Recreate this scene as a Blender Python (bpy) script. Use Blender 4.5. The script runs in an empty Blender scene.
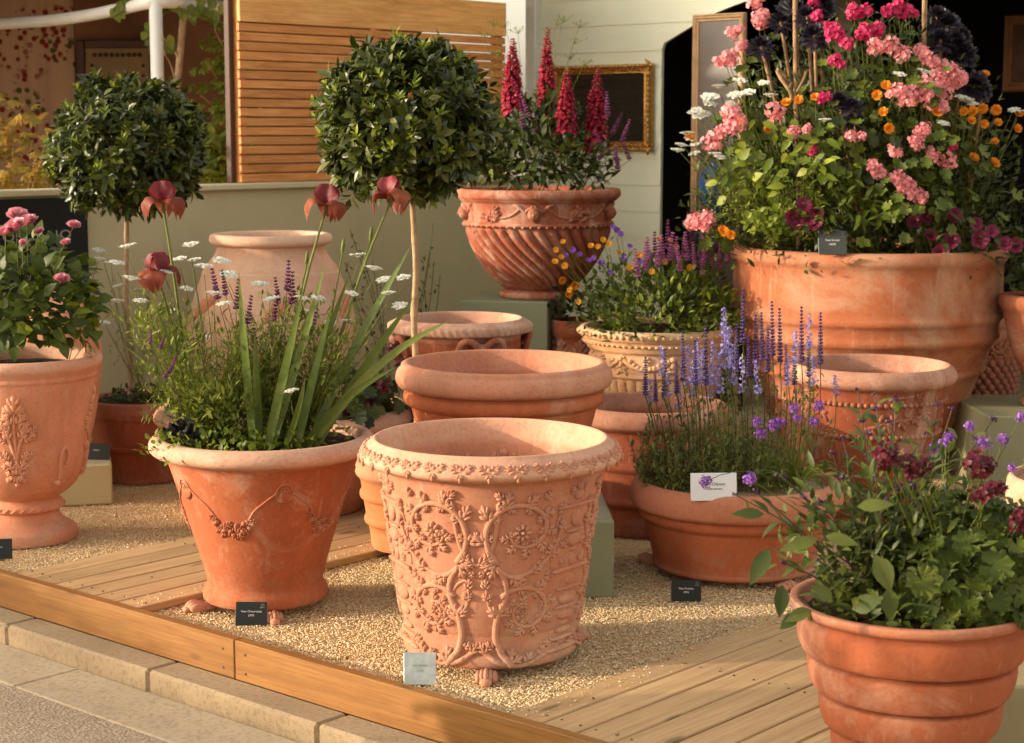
import bpy, math, random
from mathutils import Vector, Matrix, noise
rnd = random.Random(11)
SC = bpy.context.scene
COL = SC.collection
V = Vector
PI = math.pi
def rad(a): return math.radians(a)

# ------------------------------------------------------------------ camera model
FPX, CX, CY = 1800.0, 512.0, 371.5
PITCH = math.atan((CY - 130) / FPX)
EYE = 1.5
def ray(px, py):
    a = (px - CX) / FPX; b = (CY - py) / FPX
    return V((a, math.cos(PITCH) + b * math.sin(PITCH), -math.sin(PITCH) + b * math.cos(PITCH)))
def ground(px, py, z=0.0):
    d = ray(px, py); t = (z - EYE) / d.z
    return V((d.x * t, d.y * t, z))
def at(px, py, dist):
    d = ray(px, py); t = dist / d.y
    return V((d.x * t, dist, EYE + d.z * t))
def size_at(npx, dist):
    return npx / FPX * dist * 1.006

# ------------------------------------------------------------------ mesh builder
class MB:
    def __init__(s): s.v = []; s.f = []
    def add(s, vs, fs):
        o = len(s.v); s.v.extend(vs); s.f.extend([tuple(i + o for i in f) for f in fs])
    def box(s, c, size, rz=0.0, M=None):
        hx, hy, hz = size[0] / 2, size[1] / 2, size[2] / 2
        R = M if M is not None else Matrix.Rotation(rz, 3, 'Z')
        c = V(c)
        vs = [c + R @ V((x, y, z)) for z in (-hz, hz) for x, y in ((-hx, -hy), (hx, -hy), (hx, hy), (-hx, hy))]
        s.add(vs, [(3, 2, 1, 0), (4, 5, 6, 7), (0, 1, 5, 4), (1, 2, 6, 5), (2, 3, 7, 6), (3, 0, 4, 7)])
    def bevel_box(s, c, size, b=0.006, M=None):
        hx, hy, hz = size[0] / 2, size[1] / 2, size[2] / 2
        R = M if M is not None else Matrix.Identity(3)
        c = V(c); vs = []
        for z, k in ((-hz, 1), (-hz + b, 0), (hz - b, 0), (hz, 1)):
            bx, by = hx - b * k, hy - b * k
            vs += [c + R @ V((x, y, z)) for x, y in ((-bx + b*(1-k), -by), (bx - b*(1-k), -by), (bx, -by + b*(1-k)), (bx, by - b*(1-k)), (bx - b*(1-k), by), (-bx + b*(1-k), by), (-bx, by - b*(1-k)), (-bx, -by + b*(1-k)))]
        fs = [tuple(reversed(range(8))), tuple(range(24, 32))]
        for L in range(3):
            for i in range(8):
                j = (i + 1) % 8
                fs.append((L*8+i, L*8+j, L*8+8+j, L*8+8+i))
        s.add(vs, fs)
    def tube(s, pts, r, n=6, cap=True):
        pts = [V(p) for p in pts]; m = len(pts)
        if m < 2: return
        rr = r if isinstance(r, (list, tuple)) else [r] * m
        vs = []; nrm = None
        for i, p in enumerate(pts):
            t = (pts[min(i + 1, m - 1)] - pts[max(i - 1, 0)])
            if t.length < 1e-9: t = V((0, 0, 1))
            t.normalize()
            if nrm is None:
                a = V((0, 0, 1)) if abs(t.z) < .9 else V((1, 0, 0))
                nrm = t.cross(a).normalized()
            else:
                nrm = nrm - t * nrm.dot(t)
                if nrm.length < 1e-6: nrm = t.orthogonal()
                nrm.normalize()
            b = t.cross(nrm)
            for k in range(n):
                an = 2 * PI * k / n
                vs.append(p + (nrm * math.cos(an) + b * math.sin(an)) * rr[i])
        fs = []
        for i in range(m - 1):
            for k in range(n):
                k2 = (k + 1) % n
                fs.append((i*n+k, i*n+k2, i*n+n+k2, i*n+n+k))
        if cap:
            fs.append(tuple(reversed(range(n)))); fs.append(tuple(range((m-1)*n, m*n)))
        s.add(vs, fs)
    def ell(s, c, ax, ay, az, nu=8, nv=5):
        c = V(c); vs = [c - az]; fs = []
        for j in range(1, nv):
            ph = -PI/2 + PI * j / nv
            for i in range(nu):
                th = 2 * PI * i / nu
                vs.append(c + ax * (math.cos(ph)*math.cos(th)) + ay * (math.cos(ph)*math.sin(th)) + az * math.sin(ph))
        vs.append(c + az); top = len(vs) - 1
        for i in range(nu):
            k = (i + 1) % nu
            fs.append((0, 1 + k, 1 + i))
            for j in range(nv - 2):
                a = 1 + j*nu
                fs.append((a+i, a+k, a+nu+k, a+nu+i))
            a = 1 + (nv-2)*nu
            fs.append((a+i, a+k, top))
        s.add(vs, fs)
    def ball(s, c, r, nu=8, nv=5):
        s.ell(c, V((r,0,0)), V((0,r,0)), V((0,0,r)), nu, nv)
    def leaf(s, p, d, n, L, W, droop=0.15, fold=0.25, seg=3, peak=0.45, curl=0.0):
        """a leaf blade from p along d, upper side facing n"""
        d = d.normalized(); side = d.cross(n)
        if side.length < 1e-6: side = d.orthogonal()
        side.normalize(); up = side.cross(d)
        vs = []; q = math.log(.5) / math.log(peak)
        for i in range(seg + 1):
            t = i / seg
            w = W * .5 * math.sin(PI * (t ** q)) if 0 < i < seg else 0
            c = p + d * (L * t) - up * (droop * L * t * t)
            if i == 0 or i == seg: vs.append(c)
            else:
                lift = up * (fold * w)
                vs += [c + side * w + lift, c, c - side * w + lift]
        fs = [(0, 2, 1), (0, 3, 2)]
        for i in range(seg - 2):
            a = 1 + 3*i
            fs += [(a, a+1, a+4, a+3), (a+1, a+2, a+5, a+4)]
        a = 1 + 3*(seg-2); e = len(vs) - 1
        fs += [(a, a+1, e), (a+1, a+2, e)]
        s.add(vs, fs)
    def blade(s, pts, W, n, tip=True):
        """a strap shaped blade through pts"""
        m = len(pts); vs = []; fs = []
        for i, p in enumerate(pts):
            t = (pts[min(i+1, m-1)] - pts[max(i-1, 0)]).normalized()
            side = t.cross(n).normalized(); up = side.cross(t)
            u = i / (m - 1)
            w = W * .5 * min(1.0, (0.75 + u)) * (1 - u ** 3.2 if tip else 1)
            vs += [p + side * w, p - up * w * .22, p - side * w]
        for i in range(m-1):
            a = 3*i
            fs += [(a, a+1, a+4, a+3), (a+1, a+2, a+5, a+4)]
        s.add(vs, fs)
    def disc_leaf(s, p, n, r, lobes=7, ruffle=.12, k=14, cup=.25, depth=.14):
        """round scalloped leaf (pelargonium, geranium)"""
        n = n.normalized(); a = n.orthogonal().normalized(); b = n.cross(a)
        ph = rnd.random() * 6.28
        a, b = a * math.cos(ph) + b * math.sin(ph), b * math.cos(ph) - a * math.sin(ph)
        k = lobes * 4
        vs = [p - n * r * cup * .5]; fs = []
        for ring, fr in ((1, .55), (2, 1.0)):
            for i in range(k):
                an = .35 + (2*PI - .5) * i / (k-1)
                rr = r * fr * (1 + (depth * math.cos(lobes * (an - .1)) if ring == 2 else 0) - .12 * math.cos(an))
                z = r * (cup * fr * fr - cup * .5 + (ruffle * math.sin(lobes * 1.5 * an + ph) if ring == 2 else 0))
                vs.append(p + a * (rr * math.cos(an)) + b * (rr * math.sin(an)) + n * z)
        for i in range(k-1):
            fs.append((0, 1+i, 2+i)); fs.append((1+i, 1+k+i, 2+k+i, 2+i))
        s.add(vs, fs)
    def petal_flower(s, c, n, r, np=5, cup=.25, wid=1.0, k=1):
        """open flower of np round petals"""
        n = n.normalized(); a = n.orthogonal().normalized(); b = n.cross(a); ph = rnd.random()*6.28
        for i in range(np):
            an = ph + 2*PI*i/np; d = a*math.cos(an) + b*math.sin(an); sd = n.cross(d)
            w = r * wid * PI / np * .95
            o = c + n * rnd.uniform(-.03, .03) * r
            s.add([o, o + d*r*.45 + sd*w*.7 + n*cup*r*.25, o + d*r*.88 + sd*w*.72 + n*cup*r*.75, o + d*r + n*cup*r,
                   o + d*r*.88 - sd*w*.72 + n*cup*r*.75, o + d*r*.45 - sd*w*.7 + n*cup*r*.25, o + d*r*.5 + n*cup*r*.15],
                  [(0, 1, 6), (1, 2, 6), (2, 3, 6), (3, 4, 6), (4, 5, 6), (5, 0, 6)])
    def mesh(s, name, mat, sharp=None, smooth=True):
        me = bpy.data.meshes.new(name)
        me.from_pydata([tuple(v) for v in s.v], [], s.f)
        if mat is not None: me.materials.append(mat)
        if smooth:
            me.polygons.foreach_set('use_smooth', [True] * len(me.polygons))
            if sharp: me.set_sharp_from_angle(angle=rad(sharp))
        me.update()
        return me
    def build(s, name, mat, parent=None, loc=None, rz=0.0, sharp=None, smooth=True):
        return link(name, s.mesh(name, mat, sharp, smooth), parent, loc, rz)

def link(name, me, parent=None, loc=None, rz=0.0):
    o = bpy.data.objects.new(name, me); COL.objects.link(o)
    if parent is not None: o.parent = parent
    if loc is not None: o.location = loc
    if rz: o.rotation_euler = (0, 0, rz)
    return o
def tag(o, label=None, cat=None, group=None, kind=None):
    if label: o['label'] = label
    if cat: o['category'] = cat
    if group: o['group'] = group
    if kind: o['kind'] = kind
    return o
def thing(name, label, cat, loc=(0, 0, 0), rz=0.0, group=None):
    o = bpy.data.objects.new(name, None); COL.objects.link(o)
    o.empty_display_size = .05
    o.location = loc; o.rotation_euler = (0, 0, rz)
    return tag(o, label, cat, group)
def aim(o, direction, roll=0.0, scale=1.0):
    q = V(direction).to_track_quat('Z', 'Y')
    M = q.to_matrix() @ Matrix.Rotation(roll, 3, 'Z')
    o.rotation_euler = M.to_euler(); o.scale = (scale,) * 3
    return o

# ------------------------------------------------------------------ curves
def chaikin(P, it=2):
    for _ in range(it):
        Q = [P[0]]
        for a, b in zip(P, P[1:]):
            Q.append(tuple(a[i]*.75 + b[i]*.25 for i in range(len(a))))
            Q.append(tuple(a[i]*.25 + b[i]*.75 for i in range(len(a))))
        Q.append(P[-1]); P = Q
    return P
def cr(P, k=5):
    out = []
    for i in range(len(P)-1):
        p0 = P[max(i-1, 0)]; p1 = P[i]; p2 = P[i+1]; p3 = P[min(i+2, len(P)-1)]
        for j in range(k):
            t = j/k
            out.append(tuple(.5*((2*b) + (c-a)*t + (2*a-5*b+4*c-d)*t*t + (3*b-a-3*c+d)*t**3) for a, b, c, d in zip(p0, p1, p2, p3)))
    out.append(tuple(P[-1])); return out
def bend(a, b, sag, k=6, side=None):
    """points from a to b bowed by sag"""
    a = V(a); b = V(b); s = V(side) if side is not None else V((0, 0, 1))
    return [a.lerp(b, i/k) + s * (sag * 4 * (i/k) * (1 - i/k)) for i in range(k+1)]

# ------------------------------------------------------------------ materials
MATS = {}
class NT:
    def __init__(s, name):
        s.m = bpy.data.materials.new(name); s.m.use_nodes = True
        s.t = s.m.node_tree; s.t.nodes.clear()
        s.out = s.n('ShaderNodeOutputMaterial'); s.b = s.n('ShaderNodeBsdfPrincipled')
        s.l(s.b.outputs[0], s.out.inputs[0])
    def n(s, k, **kw):
        x = s.t.nodes.new(k)
        for a, b in kw.items(): setattr(x, a, b)
        return x
    def l(s, a, b): s.t.links.new(a, b)
    def coords(s, scale=(1, 1, 1), off=(0, 0, 0), per_island=False):
        tc = s.n('ShaderNodeTexCoord'); mp = s.n('ShaderNodeMapping')
        mp.inputs['Scale'].default_value = scale; mp.inputs['Location'].default_value = off
        if per_island:
            g = s.n('ShaderNodeNewGeometry'); m = s.n('ShaderNodeMath', operation='MULTIPLY'); m.inputs[1].default_value = 37.0
            s.l(g.outputs['Random Per Island'], m.inputs[0])
            a = s.n('ShaderNodeVectorMath', operation='ADD'); s.l(tc.outputs['Object'], a.inputs[0]); s.l(m.outputs[0], a.inputs[1])
            s.l(a.outputs[0], mp.inputs[0])
        else: s.l(tc.outputs['Object'], mp.inputs[0])
        return mp.outputs[0]
    def noise(s, co, scale, detail=4, rough=.55, dist=0.0):
        x = s.n('ShaderNodeTexNoise'); x.inputs['Scale'].default_value = scale; x.inputs['Detail'].default_value = detail
        x.inputs['Roughness'].default_value = rough; x.inputs['Distortion'].default_value = dist
        s.l(co, x.inputs['Vector']); return x.outputs['Fac']
    def ramp(s, fac, stops):
        r = s.n('ShaderNodeValToRGB'); e = r.color_ramp.elements
        while len(e) < len(stops): e.new(.5)
        for k, (p, c) in zip(e, stops):
            k.position = p; k.color = (c[0], c[1], c[2], 1) if not isinstance(c, (int, float)) else (c, c, c, 1)
        s.l(fac, r.inputs[0]); return r.outputs[0]
    def mix(s, fac, a, b, mode='MIX'):
        x = s.n('ShaderNodeMix', data_type='RGBA', blend_type=mode)
        for val, sock in ((fac, x.inputs[0]), (a, x.inputs[6]), (b, x.inputs[7])):
            if isinstance(val, (int, float)): sock.default_value = val
            elif isinstance(val, (tuple, list)): sock.default_value = (val[0], val[1], val[2], 1)
            else: s.l(val, sock)
        return x.outputs[2]
    def bump(s, h, strength=.3, dist=.01, prev=None):
        b = s.n('ShaderNodeBump'); b.inputs['Strength'].default_value = strength; b.inputs['Distance'].default_value = dist
        s.l(h, b.inputs['Height'])
        if prev is not None: s.l(prev, b.inputs['Normal'])
        return b.outputs[0]
    def set(s, color=None, rough=None, normal=None, metal=None, spec=None):
        for k, val in (('Base Color', color), ('Roughness', rough), ('Normal', normal), ('Metallic', metal), ('Specular IOR Level', spec)):
            if val is None: continue
            if isinstance(val, (int, float)): s.b.inputs[k].default_value = val
            elif isinstance(val, (tuple, list)): s.b.inputs[k].default_value = (val[0], val[1], val[2], 1)
            else: s.l(val, s.b.inputs[k])
        return s.m
WARM = (1.0, .945, .87)
def mul(c, k): return tuple(min(1, x*k) for x in c)
def warm(c): return tuple(a*b for a, b in zip(c, WARM))

def terracotta(key, base, bloom=.4, seed=0, bcol=(.60, .42, .32), dark=.72, bscale=2.2):
    name = 'terracotta ' + key
    if name in MATS: return MATS[name]
    base = warm(base); bcol = warm(bcol)
    t = NT(name); co = t.coords(off=(seed*3.1, seed*1.7, seed*.9))
    n1 = t.noise(co, 3.0, 6, .6, .4)
    c = t.ramp(n1, [(.28, mul(base, dark)), (.5, base), (.72, (min(1, base[0]*1.14), min(1, base[1]*1.24), min(1, base[2]*1.3)))])
    cs = t.coords(scale=(7, 7, .9), off=(seed*2.3, seed, 0))
    st = t.noise(cs, 3.0, 4, .6)
    c = t.mix(t.ramp(st, [(.45, 0), (.75, .35)]), c, mul(base, .62))
    if bloom > 0:
        n2 = t.noise(co, bscale, 9, .68, 1.2)
        m = t.ramp(n2, [(.585 - .17*bloom, 0), (.74 - .16*bloom, min(1.0, .40 + .5*bloom))])
        c = t.mix(m, c, bcol)
        n4 = t.noise(co, 26, 5, .7, .6)
        c = t.mix(t.ramp(n4, [(.56, 0), (.72, .5*bloom)]), c, bcol)
        cd_ = t.coords(scale=(16, 16, .7), off=(seed*1.3, 0, seed))      # lime runs down the wall
        n5 = t.noise(cd_, 2.2, 5, .7, .3)
        c = t.mix(t.ramp(n5, [(.57, 0), (.70, .75*bloom)]), c, bcol)
    geo = t.n('ShaderNodeNewGeometry')                                  # rubbed edges are paler, hollows are darker
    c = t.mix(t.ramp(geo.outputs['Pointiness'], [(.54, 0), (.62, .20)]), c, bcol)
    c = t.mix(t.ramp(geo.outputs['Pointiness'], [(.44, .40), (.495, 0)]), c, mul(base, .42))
    sep = t.n('ShaderNodeSeparateXYZ'); t.l(t.coords(), sep.inputs[0])
    ng = t.noise(co, 16, 5, .7)
    foot = t.n('ShaderNodeMath', operation='SUBTRACT'); t.l(ng, foot.inputs[0]); t.l(sep.outputs[2], foot.inputs[1])
    c = t.mix(t.ramp(foot.outputs[0], [(.42, 0), (.60, .35)]), c, (.34, .24, .15))   # splashed soil near the foot
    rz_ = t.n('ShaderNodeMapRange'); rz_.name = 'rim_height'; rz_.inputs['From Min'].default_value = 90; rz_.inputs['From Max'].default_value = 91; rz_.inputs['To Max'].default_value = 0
    t.l(sep.outputs[2], rz_.inputs['Value'])                              # paler lip: lime bloom, with skylight from above put into the colour
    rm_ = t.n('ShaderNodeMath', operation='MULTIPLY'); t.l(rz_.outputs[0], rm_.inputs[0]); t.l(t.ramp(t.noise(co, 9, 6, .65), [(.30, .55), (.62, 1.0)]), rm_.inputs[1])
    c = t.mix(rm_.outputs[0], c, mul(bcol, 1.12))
    nsc = t.noise(t.coords(scale=(60, 60, 3), off=(seed, 0, 0)), 1.5, 2, .5)
    c = t.mix(t.ramp(nsc, [(.70, 0), (.74, .22)]), c, bcol)
    n3 = t.noise(co, 90, 3, .6)
    c = t.mix(t.ramp(n3, [(.35, .22), (.5, 0)]), c, mul(base, .5))
    nb = t.bump(n3, .25, .004, t.bump(t.noise(co, 14, 5, .6), .35, .006))
    MATS[name] = t.set(c, .86, nb, spec=.25)
    return MATS[name]

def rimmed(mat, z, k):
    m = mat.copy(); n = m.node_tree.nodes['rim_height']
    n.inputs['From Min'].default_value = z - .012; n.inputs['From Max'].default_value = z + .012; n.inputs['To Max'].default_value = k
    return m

def plain(key, c, rough=.6, metal=0, spec=.4, var=.12, scale=20, bump=0.1):
    if key in MATS: return MATS[key]
    if key not in ('white card', 'white print', 'glare toned card', 'grey print', 'white pole paint'): c = warm(c)
    t = NT(key); co = t.coords()
    n = t.noise(co, scale, 5, .6)
    col = t.ramp(n, [(.3, mul(c, 1-var)), (.7, mul(c, 1+var))])
    MATS[key] = t.set(col, rough, t.bump(n, bump, .004) if bump else None, metal, spec)
    return MATS[key]

def petal(key, c1, c2, c3=None, trans=.25, rough=.55):
    """leaf or petal: each blade takes a tone of its own, light passes through"""
    if key in MATS: return MATS[key]
    t = NT(key)
    g = t.n('ShaderNodeNewGeometry')
    c3 = c3 or c2
    if c2[1] > c2[0] and c2[1] > c2[2]: c1, c2, c3 = [(q[0]*(1.1 if key in ('feathery leaf', 'bright leaf') else .88), q[1]*(.92 if key in ('feathery leaf', 'bright leaf') else .73), q[2]*.44) for q in (c1, c2, c3)]
    c = t.ramp(g.outputs['Random Per Island'], [(.0, c1), (.55, c2), (1.0, c3)])
    co = t.coords()
    c = t.mix(t.ramp(t.noise(co, 45, 3), [(.35, .25), (.65, 0)]), c, mul(c1, .6))
    t.set(c, rough, spec=.35)
    tr = t.n('ShaderNodeBsdfTranslucent'); t.l(c, tr.inputs[0])
    mx = t.n('ShaderNodeMixShader'); mx.inputs[0].default_value = trans
    t.l(t.b.outputs[0], mx.inputs[1]); t.l(tr.outputs[0], mx.inputs[2]); t.l(mx.outputs[0], t.out.inputs[0])
    MATS[key] = t.m
    return t.m

def wood(key, c1, c2, c3, rough=.6, grain=1.0, knots=True, stain=.0):
    """grain runs along local x, every plank with its own figure"""
    if key in MATS: return MATS[key]
    c1, c2, c3 = warm(c1), warm(c2), warm(c3)
    t = NT(key)
    g = t.n('ShaderNodeNewGeometry')
    co = t.coords(scale=(1.3, 22*grain, 22*grain), per_island=True)
    n1 = t.noise(co, 1.6, 6, .62, .8)
    c = t.ramp(n1, [(.25, c1), (.5, c2), (.78, c3)])
    cf = t.coords(scale=(4, 160, 160), per_island=True)
    n2 = t.noise(cf, 1.0, 3, .5)
    c = t.mix(t.ramp(n2, [(.4, .35), (.6, 0)]), c, mul(c1, .7))
    tone = t.ramp(g.outputs['Random Per Island'], [(0, .86), (1, 1.08)])
    c = t.mix(1.0, c, tone, 'MULTIPLY')
    cs = t.coords(scale=(1, 1, 1))
    ns = t.noise(cs, 4.5, 6, .6, .5)
    c = t.mix(t.ramp(ns, [(.5, 0), (.75, .18 + stain)]), c, mul(c1, .85))
    if knots:
        ck = t.coords(scale=(2.6, 9, 9), per_island=True)
        vo = t.n('ShaderNodeTexVoronoi'); vo.inputs['Scale'].default_value = 1.0; t.l(ck, vo.inputs['Vector'])
        c = t.mix(t.ramp(vo.outputs['Distance'], [(.06, .75), (.13, 0)]), c, mul(c1, .35))
    MATS[key] = t.set(c, rough, t.bump(n2, .25, .003, t.bump(n1, .2, .004)), spec=.3)
    return MATS[key]

M_SOIL = plain('potting soil', (.035, .022, .014), .95, spec=.1, var=.5, scale=60, bump=.8)
M_GRIT = plain('pot grit', (.34, .24, .15), .95, spec=.1, var=.45, scale=140, bump=.9)
# ------------------------------------------------------------------ light and camera
SUN_EL = rad(12)
SH = V((.988, .155)).normalized()                       # the way the light travels over the ground
sun_dir = V((SH.x*math.cos(SUN_EL), SH.y*math.cos(SUN_EL), -math.sin(SUN_EL)))
sl = bpy.data.lights.new('sun', 'SUN'); sl.energy = 2.0; sl.angle = rad(.8); sl.color = (1.0, .83, .62)
so = bpy.data.objects.new('sun', sl); COL.objects.link(so); so.location = (-6, 0, 6)
so.rotation_euler = sun_dir.to_track_quat('-Z', 'Y').to_euler()
w = bpy.data.worlds.new('World'); SC.world = w; w.use_nodes = True
nt = w.node_tree; nt.nodes.clear()
wo = nt.nodes.new('ShaderNodeOutputWorld'); bg = nt.nodes.new('ShaderNodeBackground')
sky = nt.nodes.new('ShaderNodeTexSky'); sky.sky_type = 'NISHITA'; sky.sun_disc = False
sky.sun_elevation = SUN_EL; sky.sun_rotation = math.atan2(-SH.x, -SH.y); sky.air_density = 1.2; sky.dust_density = 3.0
hs = nt.nodes.new('ShaderNodeHueSaturation'); hs.inputs['Saturation'].default_value = .35; hs.inputs['Value'].default_value = 1.25
tint = nt.nodes.new('ShaderNodeMix'); tint.data_type = 'RGBA'; tint.blend_type = 'MULTIPLY'; tint.inputs[0].default_value = 1
tint.inputs[7].default_value = (1.0, .94, .85, 1)
nt.links.new(sky.outputs[0], hs.inputs['Color']); nt.links.new(hs.outputs[0], tint.inputs[6]); nt.links.new(tint.outputs[2], bg.inputs[0])
bg.inputs[1].default_value = .15
nt.links.new(bg.outputs[0], wo.inputs[0])
cd = bpy.data.cameras.new('camera'); cam = bpy.data.objects.new('camera', cd); COL.objects.link(cam)
cd.sensor_width = 36; cd.sensor_fit = 'HORIZONTAL'; cd.lens = 36 * FPX / 1024; cd.clip_end = 2000; cd.clip_start = .05
cam.location = (0, 0, EYE); cam.rotation_euler = (PI/2 - PITCH, 0, 0)
cd.dof.use_dof = True; cd.dof.focus_distance = 5.3; cd.dof.aperture_fstop = 6.3
SC.camera = cam
vs_ = SC.view_settings
SC.display_settings.display_device = 'sRGB'
vs_.view_transform = 'Standard'; vs_.look = 'None'; vs_.gamma = 1; vs_.use_curve_mapping = False; vs_.exposure = 1.42
SC.render.engine = 'CYCLES'
SC.cycles.max_bounces = 8; SC.cycles.diffuse_bounces = 4; SC.cycles.transparent_max_bounces = 8
SC.cycles.use_denoising = True
SC.cycles.sample_clamp_indirect = 4

# ------------------------------------------------------------------ the stand's own axes
A_U = rad(41.5)
U = V((math.sin(A_U), math.cos(A_U), 0)); Wd = V((-math.cos(A_U), math.sin(A_U), 0))    # U right and away, Wd left and away
O0 = ground(235, 640, .03)                                   # a point on the fascia's top edge
def S(u, w, z=0.0): 
    p = O0 + U*u + Wd*w; return V((p.x, p.y, z))
def uw(p):
    q = V(p) - O0; return q.dot(U), q.dot(Wd)
RU = math.atan2(U.y, U.x)                                    # z rotation taking local x to U
RW = math.atan2(Wd.y, Wd.x)

# road, gutter and kerb
t = NT('asphalt'); co = t.coords()
n1 = t.noise(co, 1.2, 6, .6); n2 = t.noise(co, 120, 3, .7)
vo = t.n('ShaderNodeTexVoronoi'); vo.inputs['Scale'].default_value = 95; t.l(co, vo.inputs['Vector'])
c = t.ramp(n1, [(.3, warm((.36, .285, .20))), (.7, warm((.45, .36, .26)))])
c = t.mix(t.ramp(vo.outputs['Color'], [(.25, .0), (.8, .6)]), c, warm((.60, .49, .36)))
c = t.mix(t.ramp(n2, [(.36, .6), (.5, 0)]), c, warm((.20, .155, .11)))
M_ASPH = t.set(c, .9, t.bump(vo.outputs['Distance'], .6, .006), spec=.2)
def concrete(key, c, seed):
    c = warm(c); t = NT(key); co = t.coords(off=(seed, seed, 0))
    n1 = t.noise(co, 2.2, 8, .65, .6); n2 = t.noise(co, 70, 4, .7); n3 = t.noise(co, 9, 6, .65)
    k = t.ramp(n1, [(.3, mul(c, .84)), (.52, c), (.72, mul(c, 1.1))])
    k = t.mix(t.ramp(n2, [(.36, .5), (.52, 0)]), k, mul(c, .45))
    k = t.mix(t.ramp(n3, [(.6, 0), (.78, .4)]), k, mul(c, .5))
    return t.set(k, .9, t.bump(n2, .35, .004), spec=.2)
M_KERB = concrete('kerb stone', (.385, .295, .19), 3); M_GUT = concrete('gutter concrete', (.54, .44, .31), 9)
b = MB(); b.add([V((-150, -150, -.154)), V((150, -150, -.154)), V((150, 150, -.154)), V((-150, 150, -.154))], [(0, 1, 2, 3)])
tag(b.build('road', M_ASPH, smooth=False), kind='structure')
b = MB(); y = -7.0; r2 = random.Random(3)
while y < 9:
    L = 1.52; b.bevel_box((-.2395, y + L/2, -.192), (.231, L - .006, .085), .004); y += L
o = b.build('gutter', M_GUT, None, (O0.x, O0.y, 0), RW - PI/2, sharp=35); tag(o, kind='structure')
b = MB(); y = 1.0 - .74*10
while y < 9:
    L = .74; b.bevel_box((-.061, y + L/2, -.17), (.119, L - .004, .17), .009); y += L
o = b.build('kerb', M_KERB, None, (O0.x, O0.y, 0), RW - PI/2, sharp=35); tag(o, kind='structure')

# gravel bed and its loose stones
t = NT('gravel'); co = t.coords()
vo = t.n('ShaderNodeTexVoronoi'); vo.inputs['Scale'].default_value = 120; t.l(co, vo.inputs['Vector'])
c = t.ramp(vo.outputs['Color'], [(.1, warm((.54, .38, .19))), (.4, warm((.70, .53, .30))), (.75, warm((.78, .62, .38))), (1, warm((.84, .72, .52)))])
c = t.mix(t.ramp(t.noise(co, 3, 4), [(.4, 0), (.7, .3)]), c, warm((.58, .42, .22)))
c = t.mix(t.ramp(vo.outputs['Distance'], [(.3, 0), (.75, .5)]), c, warm((.46, .31, .15)))
M_GRAV = t.set(c, .85, t.bump(vo.outputs['Distance'], .9, .008), spec=.2)
DECK_Z = .026
b = MB(); b.box((5.06, 1.5, -.06), (10.0, 15.0, .112)); o = b.build('gravel_bed', M_GRAV, None, (O0.x, O0.y, 0), RU, smooth=False); tag(o, kind='structure')
t = NT('gravel stones'); g = t.n('ShaderNodeNewGeometry')
c = t.ramp(g.outputs['Random Per Island'], [(0, warm((.52, .35, .17))), (.22, warm((.68, .50, .27))), (.5, warm((.76, .59, .34))), (.8, warm((.82, .68, .45))), (1, warm((.88, .80, .64)))])
M_STONE = t.set(c, .7, spec=.3)

# decks (planks lie along U)
gA = uw(ground(128, 610, DECK_Z))[1]; gB = uw(ground(12, 573, DECK_Z))[1]      # left deck between these w
gC = uw(ground(511, 712, DECK_Z))[1]                                             # right deck from here towards -w
M_DECK = wood('deck boards', (.42, .265, .13), (.56, .375, .195), (.63, .44, .24), .62, .9, True)
M_FASC = wood('fascia timber', (.23, .10, .024), (.33, .155, .041), (.39, .20, .062), .5, .40, True)
def deck(name, w0, w1, n, u0, u1):
    b = MB(); step = (w1 - w0) / n
    for i in range(n):
        wc = w0 + step*(i + .5)
        b.bevel_box(((u0+u1)/2, wc, DECK_Z - .014 + r2.uniform(-.001, .001)), (u1-u0, step - .007, .026), .003)
    for ww in (w0 + .06, (w0+w1)/2, w1 - .06): pass
    o = b.build(name, M_DECK, None, (O0.x, O0.y, 0), RU, sharp=30); tag(o, kind='structure'); return o
nl = 6; deck('left_deck', gA, gB, nl, .035, 4.2)
deck('right_deck', gC - .112*24, gC, 24, .035, 7.0)
b = MB(); y0 = -6.0
joint = uw(ground(235, 660, -.03))[1]
for y0, y1 in ((joint-3.6, joint), (joint, joint+3.6), (joint+3.6, joint+7.2), (joint-7.2, joint-3.6)):
    b.bevel_box((.015, (y0+y1)/2, -.029), (.036, y1-y0-.003, .118), .003, None)
o = b.build('deck_fascia', M_FASC, None, (O0.x, O0.y, 0), RW - PI/2, sharp=30)
# turn the grain along the plank: local x of the wood is the plank's length
me = o.data
for vtx in me.vertices: vtx.co = V((vtx.co.y, -vtx.co.x, vtx.co.z))
o.rotation_euler = (0, 0, RW); tag(o, kind='structure')

# screw heads on the boards, two to a board over each joist
sb = MB()
for w0, w1, n, uu in ((gA, gB, nl, (.09, .69, 1.29, 1.89, 2.49)), (gC - .112*24, gC, 24, (.09, .69, 1.29, 1.89, 2.49, 3.09))):
    st_ = (w1-w0)/n
    for i in range(n):
        for u_ in uu:
            for dw in (-.28, .28):
                sb.tube([V((u_ + r2.uniform(-.006, .006), w0 + st_*(i+.5+dw), DECK_Z - .003)), V((u_, w0 + st_*(i+.5+dw), DECK_Z + .0006))], .0032, 8)
o = sb.build('deck_screws', plain('screw steel', (.09, .07, .055), .45, metal=.6, bump=0), None, (O0.x, O0.y, 0), RU, sharp=40); tag(o, kind='structure')
sb = MB()
for wq in (joint - .05, joint + .05, joint - 1.8, joint - 1.9, joint + 1.8, joint + 1.7):
    for z_ in (-.062, -.005): sb.tube([V((-.0025, wq, z_)), V((-.0040, wq, z_))], .0042, 8)
o = sb.build('fascia_screws', plain('rusty screw', (.05, .03, .02), .7, bump=0), None, (O0.x, O0.y, 0), RU, sharp=40); tag(o, kind='structure')

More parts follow.
